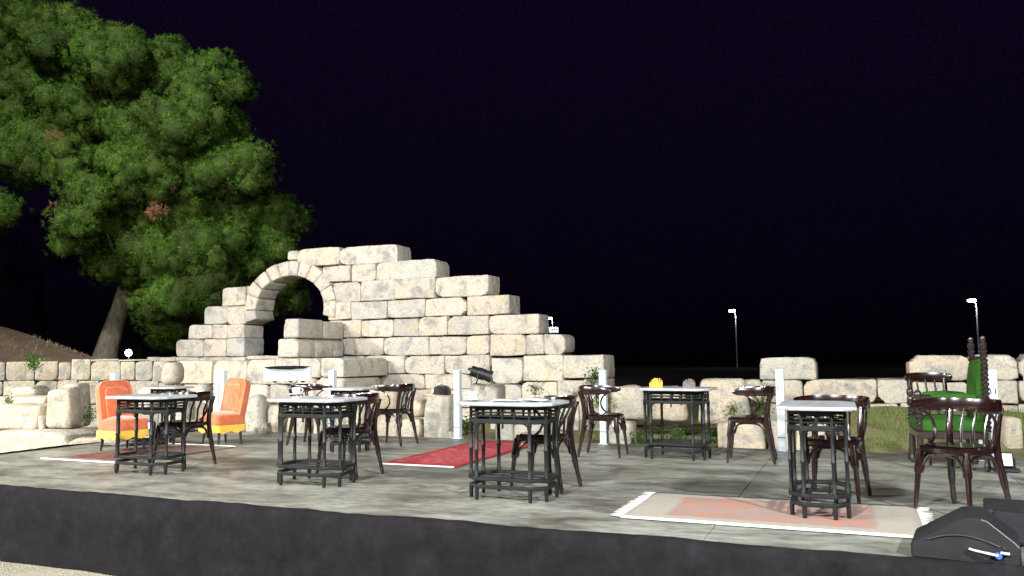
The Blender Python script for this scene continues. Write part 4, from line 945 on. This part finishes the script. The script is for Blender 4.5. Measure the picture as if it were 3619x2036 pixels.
# ------------------------------------------------------------------ lighting fixtures in view
def spotlight():
    p = atd(1700, 1358, 12.1)
    t = thing('stage_spotlight', 'black theatre spotlight on a yoke, aimed low at the ruin wall', 'spotlight', (p.x, p.y, p.z), YAW)
    M = Matrix.Translation((0, 0, 0.155)) @ Matrix.Rotation(R(108), 4, 'Y')     # body axis to the right, nose down
    MB().lathe([(0.04, -0.16), (0.075, -0.155), (0.078, -0.06), (0.088, -0.05), (0.088, 0.05), (0.080, 0.055), (0.080, 0.12), (0.092, 0.13), (0.092, 0.17), (0.083, 0.17), (0.083, 0.14)], 20, M=M).build('housing', 'black_metal', t)
    for k in range(5): MB().lathe([(0.081, -0.145 + k * .018), (0.086, -0.143 + k * .018), (0.086, -0.137 + k * .018), (0.081, -0.135 + k * .018)], 16, M=M).build('cooling_fin', 'black_metal', t)
    MB().lathe([(0.001, 0.142), (0.05, 0.150), (0.080, 0.142), (0.080, 0.138)], 20, M=M).build('lens', 'fixture_glass', t)
    for s in (-1, 1): MB().tube([(-0.03, 0.10 * s, 0.155), (-0.05, 0.10 * s, 0.08), (-0.075, 0.09 * s, 0.006)], 0.009, 6).build('yoke_arm', 'black_metal', t)
    MB().box((-0.06, 0, 0.008), (0.11, 0.20, 0.012), bev=0.003).build('base_bar', 'black_metal', t)
    for s in (-1, 1): MB().lathe([(0.018, 0), (0.018, 0.02), (0.01, 0.03)], 10, M=Matrix.Translation((-0.03, 0.10 * s, 0.155)) @ Matrix.Rotation(R(-90 * s), 4, 'X')).build('knob', 'black_metal', t)
    MB().tube(arc_pts([(0.03, 0, 0.23), (0.045, 0, 0.27), (0.06, 0.01, 0.285), (0.065, 0.02, 0.30)], 3), 0.006, 6).build('safety_loop', 'black_metal', t)
    MB().box((-0.165, 0, 0.225), (0.06, 0.05, 0.045), bev=0.008).build('rear_cap', 'black_metal', t)
spotlight()
def lightbox():
    p = atd(1017, 1352, 12.6)
    t = thing('light_box', 'open white floodlight box with black visor standing on the ruin ledge', 'floodlight', (p.x, p.y, p.z), YAW - R(2))
    w, h, d = 0.70, 0.205, 0.16
    m = MB().box((0, d / 2, 0.03 + h / 2), (w, 0.012, h)); m.box((0, 0, 0.036), (w, d, 0.012))
    for s in (-1, 1): m.box((s * w / 2, 0.0, 0.03 + h / 2), (0.012, d, h))
    m.build('housing', 'glowing_enamel', t)
    for s in (-1, 1): MB().add([(s * 0.34, -0.07, 0.045), (s * 0.34, -0.07, 0.20), (s * 0.17, 0.06, 0.20), (s * 0.17, 0.06, 0.045), (s * 0.33, -0.055, 0.045), (s * 0.33, -0.055, 0.20), (s * 0.17, 0.068, 0.20), (s * 0.17, 0.068, 0.045)], [(0, 1, 2, 3), (4, 5, 6, 7), (0, 4, 5, 1), (1, 5, 6, 2), (0, 3, 7, 4)]).build('reflector', 'glowing_enamel', t)
    MB().box((0.0, 0.055, 0.125), (0.28, 0.02, 0.10), bev=0.008).build('lamp_tray', 'fixture_glass', t)
    V, F = [], []; n = 24
    for i in range(n + 1):
        x = -w / 2 + w * i / n; sag = 0.016 * noise.noise(Vector((x * 9, 2, 0))); mid = 1 - abs(2 * x / w) ** 3
        for yy, zz in ((0.085, 0.245 + 0.012 * mid), (-0.085, 0.238 + sag), (-0.092, 0.238 - 0.052 * mid * (0.7 + 6 * abs(sag)) + sag)): V.append((x, yy, zz))
    for i in range(n): F += [(i * 3, i * 3 + 1, i * 3 + 4, i * 3 + 3), (i * 3 + 1, i * 3 + 2, i * 3 + 5, i * 3 + 4)]
    raw('visor', V, F, 'black_cloth', t, smooth=True)
    for x in (-0.2, 0.05, 0.24): MB().box((x, 0, 0.015), (0.03, 0.12, 0.03), bev=0.004).build('foot', 'black_metal', t)
    MB().tube(arc_pts([(0.02, 0.0, 0.15), (0.08, -0.03, 0.12), (0.15, -0.06, 0.09), (0.18, -0.10, 0.03), (0.12, -0.12, -0.02)], 4), 0.007, 6).build('cable', 'black_plastic', t)
lightbox()
def floor_lamp(px, py, label, rz, s=1.0, lit=True):
    u, v = onz(px, py)
    t = thing('floor_spotlight', label, 'spotlight', (u, v, 0.002), rz)
    MB().box((0, 0, 0.03 * s), (0.34 * s, 0.20 * s, 0.05 * s), bev=0.012 * s).build('base', 'black_metal', t)
    M = Matrix.Translation((0.0, 0, 0.17 * s)) @ Matrix.Rotation(R(-14), 4, 'X')
    MB().box((0, 0, 0), (0.20 * s, 0.09 * s, 0.22 * s), bev=0.016 * s, M=M).build('head', 'black_metal', t)
    MB().box((0, -0.047 * s, 0.0), (0.15 * s, 0.006, 0.17 * s), M=M).build('lens', 'fixture_glass' if lit else 'galvanised', t)
    for k in (-1, 1): MB().box((k * 0.115 * s, 0, 0.12 * s), (0.014 * s, 0.05 * s, 0.17 * s), bev=0.004).build('yoke_arm', 'black_metal', t)
    MB().tube(arc_pts([(-0.17 * s, 0.02, 0.03), (-0.26 * s, -0.02, 0.012), (-0.38 * s, 0.05, 0.010), (-0.46 * s, -0.01, 0.010)], 5), 0.008, 6).build('cable', 'black_plastic', t)
floor_lamp(515, 1575, 'black floor spotlight with pale lens behind the left front table', YAW + R(14), 1.1)
floor_lamp(3556, 1668, 'black floor spotlight under the pale double post at the right', YAW + R(-20), 0.62)

# ------------------------------------------------------------------ loudspeakers at the right front
def wedge():
    u, v = 0.51, 5.13
    t = thing('stage_monitor', 'black wedge monitor loudspeaker with blue plug at the right front corner', 'loudspeaker', (u, v, 0.002), YAW - R(30)); t.scale = (0.88, 1, 0.68)
    prof = [(-0.29, 0.0), (0.27, 0.0), (0.285, 0.015), (0.285, 0.135), (0.265, 0.165), (0.115, 0.325), (0.09, 0.335), (0.02, 0.335), (-0.02, 0.325), (-0.285, 0.115), (-0.295, 0.095), (-0.295, 0.01)]
    Mx = Matrix(((1, 0, 0, 0), (0, 0, 1, 0), (0, 1, 0, 0), (0, 0, 0, 1)))
    MB().prism(prof, -0.20, 0.20, M=Mx, bev=0.012).build('cabinet', 'speaker_paint', t)
    P = [(-0.20 + 0.38 * k / 14, -0.2035, 0.115 + 0.085 * math.sin(math.pi * (0.12 + 0.80 * k / 14))) for k in range(15)]
    MB().tube(P, 0.006, 6).build('handle_recess', 'black_plastic', t)
    E_ = [(0.275, -0.196, 0.14), (0.255, -0.198, 0.172), (0.118, -0.198, 0.318), (0.09, -0.196, 0.328)]
    MB().tube(E_, 0.006, 6).build('corner_trim', 'scuffed_edge', t)
    MB().lathe([(0.022, 0), (0.022, 0.012), (0.019, 0.014), (0.017, 0.05), (0.012, 0.055)], 14, M=Matrix.Translation((0.17, -0.203, 0.075)) @ Matrix.Rotation(R(90), 4, 'X')).build('plug', 'blue_plug', t)
    MB().tube(arc_pts([(0.17, -0.25, 0.085), (0.11, -0.235, 0.092), (0.05, -0.222, 0.10), (0.02, -0.214, 0.108)], 4), [0.010] * 5 + [0.009] * 8, 8).build('cable', 'grey_cable', t)
    MB().tube([(0.18, -0.222, 0.10), (0.225, -0.215, 0.095)], 0.011, 8).build('cable', 'grey_cable', t)
    MB().lathe([(0.013, 0), (0.013, 0.004)], 10, M=Matrix.Translation((0.205, -0.203, 0.135)) @ Matrix.Rotation(R(90), 4, 'X')).build('socket', 'black_plastic', t)
    for x in (-0.24, 0.24): MB().box((x, -0.15, -0.0005), (0.03, 0.03, 0.003)).build('rubber_foot', 'black_plastic', t)
wedge()
def cabinet():
    t = thing('loudspeaker_cabinet', 'black loudspeaker cabinet at the right edge behind the wedge monitor', 'loudspeaker', (1.01, 5.67, 0.002), R(-4)); t.scale = (1, 1, 0.56)
    MB().box((0, 0, 0.165), (0.66, 0.50, 0.33), bev=0.014).build('cabinet', 'speaker_paint', t)
    MB().box((0, -0.252, 0.165), (0.60, 0.006, 0.27), bev=0.002).build('grille', 'black_metal', t)
    for s in (-1, 1):
        for z in (0.0, 0.33): MB().box((s * 0.325, -0.245, z * 0.955 + 0.008), (0.04, 0.04, 0.04), bev=0.008).build('corner_guard', 'black_plastic', t)
cabinet()

# ------------------------------------------------------------------ far street lamps
def street_lamp(px, py, d, label, sign=False, arm=-1.0, curved=False):
    top = atd(px, py, d); base = Vector((top.x, top.y, -0.62))
    t = thing('street_lamp', label, 'street lamp', base, YAW, 'street lamps beyond the ruin')
    h = top.z + 0.62
    MB().lathe([(0.13, 0), (0.13, 0.5), (0.09, 0.52), (0.075, h - 1.4)], 10).build('pole', 'galvanised', t)
    MB().tube(arc_pts([(0, 0, h - 1.5), (0, 0, h - 0.8), (arm * 0.08, 0, h - 0.3), (arm * 0.2, 0, h - 0.05)], 4), 0.05, 8).build('arm', 'galvanised', t)
    hd = MB().box((arm * 0.45, 0, h + 0.09), (0.80, 0.34, 0.10), bev=0.04).build('lamp_head', 'galvanised', t)
    MB().box((arm * 0.45, -0.02, h - 0.06), (0.78, 0.38, 0.26), bev=0.10, seg=3).build('lens', 'lamp_glow', hd)
    l = bpy.data.lights.new('lamp_light', 'POINT'); l.energy = 250; l.shadow_soft_size = 0.25; l.color = (0.86, 0.94, 1.0)
    lo = bpy.data.objects.new('lamp_light', l); C.objects.link(lo); lo.parent = t; lo.location = (arm * 0.45, -0.6, h - 0.6)
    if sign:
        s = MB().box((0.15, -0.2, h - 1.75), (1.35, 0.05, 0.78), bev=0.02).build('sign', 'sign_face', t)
        for k, (x, w_) in enumerate(((-0.22, 0.30), (0.12, 0.22), (0.40, 0.20))): MB().box((x + .1, -0.23, h - 1.72 + 0.05 * (k % 2)), (w_, 0.012, 0.20)).build('marking', 'sign_mark', s)
    return t
street_lamp(1953, 1124, 118, 'street lamp with a white sign, just right of the ruin steps', True)
street_lamp(2599, 1097, 105, 'street lamp in the open gap between the ruin and right wall')
street_lamp(3449, 1060, 84, 'street lamp above the right low wall')
p = atd(455, 1247, 34)
t = thing('garden_floodlight', 'small bright white floodlight glaring beside the pine trunk', 'floodlight', (p.x, p.y, p.z - 0.55), YAW)
MB().lathe([(0.03, -0.6), (0.02, 0.0), (0.02, 0.42)], 8).build('stake', 'galvanised', t)
MB().box((0, 0.02, 0.55), (0.26, 0.10, 0.28), bev=0.03).build('housing', 'galvanised', t)
MB().lathe([(0.001, 0.09), (0.07, 0.075), (0.12, 0.04), (0.14, 0.0), (0.14, -0.02)], 16, M=Matrix.Translation((0, -0.03, 0.55)) @ Matrix.Rotation(R(90), 4, 'X')).build('lens', 'lamp_glow', t)

# ------------------------------------------------------------------ weeds
def weed(px, py, d, size, nleaf, label, z=None, name='weed', droop=0.3):
    c = atd(px, py, d); size *= 0.66
    t = thing(name, label, 'plant', c, 0, 'weeds growing among the stones')
    V, F = [], []; k = 0
    for i in range(nleaf * 3):
        a = random.uniform(0, 2 * math.pi); el = random.uniform(0.1, 1.3); L = size * random.uniform(0.15, 0.6)
        b = Vector((random.gauss(0, size * .35), random.gauss(0, size * .12), max(-size * .5, random.gauss(0, size * .3))))
        dr = Vector((math.cos(a) * math.cos(el), math.sin(a) * math.cos(el), math.sin(el))); sdv = dr.cross(Vector((0, 0, 1))).normalized(); l = L * 0.55; w = L * 0.16
        tip = b + dr * l - Vector((0, 0, droop * l * .5)); mid = b + dr * l * 0.55
        V += [b, mid + sdv * w, tip, mid - sdv * w]; F.append((k, k + 1, k + 2, k + 3)); k += 4
    raw('leaves', [tuple(x) for x in V], F, 'weed_leaf', t)
    MB().tube([(0, 0, -size * .6), (0.01, 0, -size * .1), (0.0, 0.01, size * .35)], [0.006, 0.005, 0.002], 5).build('stem', 'weed_leaf', t)
weed(2100, 1335, 12.9, 0.34, 130, 'green creeper at the right end of the ruin wall beside the post')
weed(1890, 1378, 12.8, 0.26, 70, 'small weed on the wall behind the centre table newspapers')
weed(2035, 1398, 12.7, 0.18, 45, 'small weed low on the ruin wall left of the red-railed chair')
weed(2125, 1420, 11.8, 0.34, 110, 'leafy plant behind the red-railed chair and white post')
weed(2265, 1555, 11.4, 0.28, 110, 'bushy weed left of the back right table')
weed(2395, 1545, 11.4, 0.30, 90, 'weeds seen through the legs of the back right table')
weed(2515, 1545, 11.2, 0.30, 110, 'green weed between the back right table and the square block')
weed(2590, 1448, 11.8, 0.26, 80, 'weed on the slanted boulder left of the side-on chair')
weed(2690, 1440, 12.2, 0.30, 90, 'weed behind the back of the side-on chair')
weed(2505, 1455, 11.8, 0.16, 40, 'tiny weed low on the slanted boulder')
weed(1652, 1510, 11.6, 0.36, 120, 'bushy plant beside the white post at the capped pillar')
weed(118, 1285, 13.9, 0.36, 120, 'weed growing on top of the left low wall')
weed(320, 1470, 12.0, 0.26, 70, 'moss clump behind the left orange chair')
weed(30, 1420, 12.0, 0.22, 60, 'weed among the blocks at the left frame edge')
weed(3110, 1410, 12.9, 0.20, 40, 'weed in the joint of the right low wall')
weed(906, 1520, 11.9, 0.12, 40, 'tiny weed between the cream boulder and the white rubble')
# grass on the mossy bank at the right (uncountable)
V, F = [], []; k = 0
for i in range(15000):
    u = random.uniform(-4.2, 2.6); v = random.uniform(10.35, 13.1)
    if noise.noise(Vector((u * 1.3, v * 1.3, 9))) < -0.05: continue
    z = terrain_z(u, v); h = random.uniform(0.02, 0.075); a = random.uniform(0, 6.28); dx, dy = math.cos(a) * .006, math.sin(a) * .006; lx, ly = random.gauss(0, .02), random.gauss(0, .02)
    V += [(u - dx, v - dy, z - .005), (u + dx, v + dy, z - .005), (u + lx, v + ly, z + h)]; F.append((k, k + 1, k + 2)); k += 3
tag(raw('grass', V, F, 'bank_grass'), 'short grass on the earth bank behind the stage', 'grass', kind='stuff')

V, F = [], []; k = 0
for i in range(9000):
    u = random.uniform(-26, -15.2); v = random.uniform(9.0, 20.0)
    if noise.noise(Vector((u * .8, v * .8, 2))) < -0.1: continue
    z = terrain_z(u, v); h = random.uniform(0.02, 0.10); a = random.uniform(0, 6.28); dx, dy = math.cos(a) * .012, math.sin(a) * .012; lx, ly = random.gauss(0, .05), random.gauss(0, .05)
    V += [(u - dx, v - dy, z - .01), (u + dx, v + dy, z - .01), (u + lx, v + ly, z + h)]; F.append((k, k + 1, k + 2)); k += 3
tag(raw('dry_grass', V, F, 'straw'), 'dry grass and litter on the dirt hill at the left', 'dry grass', kind='stuff')

# ------------------------------------------------------------------ pine tree
def needles(puffs, per, length, width, mat, name, parent, out_bias=0.45):
    """puffs: array (x,y,z,r,nx,ny,nz): rounded tufts, each a burst of needle blades"""
    puffs = np.asarray(puffs); n = len(puffs); tot = n * per
    d = rng.normal(size=(tot, 3)); nrm = np.repeat(puffs[:, 4:7], per, axis=0); d /= np.linalg.norm(d, axis=1, keepdims=True)
    d = d + nrm * out_bias; d /= np.linalg.norm(d, axis=1, keepdims=True)
    r = np.repeat(puffs[:, 3], per); c = np.repeat(puffs[:, :3], per, axis=0)
    start = c + d * (r * rng.uniform(0.30, 0.85, tot))[:, None]
    d2 = d + rng.normal(size=(tot, 3)) * 0.35; d2 /= np.linalg.norm(d2, axis=1, keepdims=True)
    L = length * rng.uniform(0.6, 1.2, tot); tip = start + d2 * L[:, None]
    s = np.cross(d2, rng.normal(size=(tot, 3))); s /= np.linalg.norm(s, axis=1, keepdims=True); s *= width
    V = np.empty((tot, 3, 3)); V[:, 0] = start - s; V[:, 1] = start + s; V[:, 2] = tip
    F = np.arange(tot * 3).reshape(-1, 3)
    o = raw(name, V.reshape(-1, 3), F, mat, parent, smooth=True)
    nn = d * 0.45 + nrm * 0.9 + rng.normal(size=(tot, 3)) * 0.22; nn /= np.linalg.norm(nn, axis=1, keepdims=True)
    at = o.data.attributes.new('tuft_normal', 'FLOAT_VECTOR', 'POINT')                    # needles shade as soft rounded tufts
    at.data.foreach_set('vector', np.repeat(nn, 3, axis=0).astype(np.float32).ravel())
    return o
def lobes_to_puffs(lobes, space, pr, view, keep_back=0.25):
    out = []
    for (c, r) in lobes:
        n = int(4 * math.pi * r * r * 0.9 / (space * space)); ph = random.random() * 6.28
        for i in range(n):
            z = 1 - 2 * (i + 0.5) / n; a = i * 2.399963 + ph; q = math.sqrt(1 - z * z)
            d = Vector((q * math.cos(a), q * math.sin(a), z))
            if d.dot(view) > 0.35 and random.random() > keep_back: continue
            p = c + Vector((d.x * r, d.y * r, d.z * r * 0.86)) * random.uniform(0.84, 1.06)
            if any((p - c2).length < r2 * 0.72 for c2, r2 in lobes if c2 is not c): continue
            out.append((p.x, p.y, p.z, pr * random.uniform(0.75, 1.25), d.x, d.y, d.z))
    return out
TD = 26.0; K = 3619 / 2576
tree_lobes_px = [(-150, 40, 170), (30, 80, 135), (170, 105, 105), (290, 150, 92), (60, 240, 140), (200, 270, 105), (-90, 320, 160), (80, 385, 100), (170, 400, 75),
 (430, 180, 88), (535, 225, 98), (470, 300, 110), (360, 330, 95), (575, 330, 66), (320, 430, 80), (430, 430, 110), (550, 430, 95), (635, 430, 62),
 (235, 500, 62), (205, 560, 52), (290, 560, 62), (390, 545, 90), (500, 540, 88), (620, 540, 85), (705, 545, 62), (690, 620, 58), (600, 630, 85), (490, 640, 85), (380, 640, 75), (280, 655, 62), (185, 610, 40), (335, 690, 48),
 (450, 740, 62), (540, 720, 78), (630, 700, 75), (690, 690, 58), (715, 755, 50), (650, 770, 50), (420, 800, 52), (480, 800, 52), (385, 770, 40), (430, 840, 36), (560, 800, 50), (12, 520, 42), (-90, 560, 80), (-60, 180, 140)]
lobes = []; tcx, tcy = 340, 400
vdir = Vector((-math.sin(YAW), math.cos(YAW), 0))
for (x, y, r) in tree_lobes_px:
    q = min(1, math.hypot((x - tcx) / 520, (y - tcy) / 460)); bulge = 4.2 * math.sqrt(1 - q * q)
    d = TD - bulge * random.uniform(0.35, 1.0) + random.uniform(-.5, .5)
    lobes.append((atd(x * K, y * K, d), r * K * d / FPX * 0.92))
    if r > 80:
        d2 = TD + bulge * random.uniform(0.2, 0.8); lobes.append((atd(x * K, y * K, d2), r * K * d2 / FPX * 0.8))
tb = atd(372, 1258, TD); tb.z -= 0.4
pine = thing('pine_tree', 'large spreading pine with a leaning trunk behind the left wall', 'tree', tb)
def rel(p): return p - tb
def clump_tree(lobes, clump_r, clump_space, puff_space, puff_r, view):
    """lobes -> rounded clumps on their surface -> small tufts on each clump"""
    cl = []
    for c, r in lobes:
        n = max(6, int(4 * math.pi * r * r / clump_space ** 2)); ph = random.random() * 6.28
        for i in range(n):
            z = 1 - 2 * (i + 0.5) / n; a = i * 2.399963 + ph; q = math.sqrt(1 - z * z); d = Vector((q * math.cos(a), q * math.sin(a), z))
            if d.dot(view) > 0.45: continue
            p = c + Vector((d.x, d.y, d.z * 0.86)) * (r * random.uniform(0.78, 1.0) - clump_r * 0.35)
            if any((p - c2).length < r2 * 0.62 for c2, r2 in lobes if c2 is not c): continue
            if random.random() < 0.10: continue
            cl.append((p.x, p.y, p.z, clump_r * random.uniform(0.65, 1.35), d.x, d.y, d.z))
    cl = np.array(cl); out = []; nrm = []
    for k, (x, y, z, r, dx, dy, dz) in enumerate(cl):
        n = max(8, int(4 * math.pi * r * r / puff_space ** 2)); i = np.arange(n); zz = 1 - 2 * (i + .5) / n; a = i * 2.399963 + k; q = np.sqrt(1 - zz * zz)
        d = np.stack([q * np.cos(a), q * np.sin(a), zz], 1); d += rng.normal(size=d.shape) * 0.12
        keep = (d @ np.array(view[:])) < 0.35; d = d[keep]
        p = np.array([x, y, z]) + d * np.array([r, r, r * 0.8]) * rng.uniform(0.86, 1.08, (len(d), 1))
        near = cl[np.abs(cl[:, :3] - np.array([x, y, z])).max(1) < 1.3]; near = near[np.linalg.norm(near[:, :3] - np.array([x, y, z]), axis=1) > 1e-6]
        if len(near):
            ok = (np.linalg.norm(p[:, None] - near[None, :, :3], axis=2) > near[None, :, 3] * 0.7).all(1); p, d = p[ok], d[ok]
        for pp, dd in zip(p, d): out.append((*pp, puff_r * random.uniform(0.75, 1.25), *dd))
    return cl, np.array(out)
clumps, puffs = clump_tree([(rel(c), r) for c, r in lobes], 0.42, 0.66, 0.25, 0.13, vdir)
crown = needles(puffs, 56, 0.105, 0.0062, 'pine_needles', 'crown', pine, 0.9)
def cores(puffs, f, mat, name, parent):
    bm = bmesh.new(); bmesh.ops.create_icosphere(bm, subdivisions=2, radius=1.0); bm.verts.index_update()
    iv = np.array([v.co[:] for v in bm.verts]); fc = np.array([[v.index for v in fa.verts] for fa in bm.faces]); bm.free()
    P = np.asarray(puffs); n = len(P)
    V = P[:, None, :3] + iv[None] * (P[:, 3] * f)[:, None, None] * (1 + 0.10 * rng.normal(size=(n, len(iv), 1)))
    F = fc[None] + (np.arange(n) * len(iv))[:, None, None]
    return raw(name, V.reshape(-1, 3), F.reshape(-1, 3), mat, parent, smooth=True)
cores(clumps, 0.80, 'twig_shade', 'twig_shade', crown)  # solid dark spheres inside the clumps, standing for shade in the gaps
dry = [(575, 640, 42), (560, 735, 26), (225, 735, 34), (190, 500, 30), (690, 345, 24)]
dp = []
for x, y, r in dry:
    for k in range(5):
        c = rel(atd(x + random.uniform(-r, r), y + random.uniform(-r, r) * .8, TD - 4.0 * math.sqrt(max(0.05, 1 - ((x / K - tcx) / 520) ** 2 - ((y / K - tcy) / 460) ** 2)) + .3)); dp.append((c.x, c.y, c.z, 0.20, *(-vdir)))
needles(dp, 60, 0.15, 0.010, 'dry_needles', 'dead_twigs', pine)
def limb(pts, rad): return MB().tube([rel(p) for p in arc_pts(pts, 4)], list(np.interp(np.linspace(0, 1, 4 * (len(pts) - 1) + 1), np.linspace(0, 1, len(rad)), rad)), 10)
tp = [atd(366, 1290, TD), atd(380, 1230, TD), atd(405, 1150, TD), atd(432, 1070, TD), atd(452, 980, TD), atd(450, 860, TD - .6), atd(430, 700, TD - 1), atd(420, 480, TD - 1), atd(400, 250, TD - .5)]
limb(tp, [0.42, 0.34, 0.29, 0.27, 0.25, 0.22, 0.18, 0.12, 0.06]).build('trunk', 'bark', pine)
for x, y, d, x0, y0 in ((250, 760, -3, 450, 900), (640, 820, -3, 455, 960), (760, 1000, -2, 450, 1000), (560, 1060, -2.5, 440, 1050), (900, 880, -1.5, 455, 960), (700, 560, -3, 435, 760), (120, 480, -2.5, 440, 820), (60, 300, -1, 425, 600), (600, 320, -2, 420, 520), (860, 640, -2, 435, 720), (380, 830, -3.2, 450, 930)):
    a, b = atd(x0, y0, TD - .6), atd(x, y, TD + d); mid = (a + b) / 2 + Vector((0, 0, -0.3))
    limb([a, mid, b], [0.13, 0.08, 0.03]).build('limb', 'bark', pine)
# dim trees behind on the left
def dim_tree(label, lob, d0, base):
    t = thing('dark_tree', label, 'tree', atd(base[0], base[1], d0)); o_ = t.location
    L = [(atd(x * K, y * K, d0 + random.uniform(-1.5, 1.5)) - o_, r * K * d0 / FPX) for x, y, r in lob]
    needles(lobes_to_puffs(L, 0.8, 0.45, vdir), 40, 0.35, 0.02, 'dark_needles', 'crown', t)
    MB().tube([(0, 0, -1.5), (0.2, 0, 1.5), (0.1, 0.1, 4)], [0.3, 0.25, 0.1], 8).build('trunk', 'twig_shade', t)  # trunk coloured dark so it stays lost in the night shade
dim_tree('dim brownish tree in the dark behind the pine at the far left', [(60, 620, 90), (130, 720, 90), (30, 760, 90), (-60, 680, 100), (180, 800, 70), (90, 830, 60)], 40, (120, 1240))
dim_tree('dim brownish bush in the dark between the pine trunk and arch', [(330, 760, 50), (400, 820, 50), (300, 820, 45)], 42, (480, 1240))
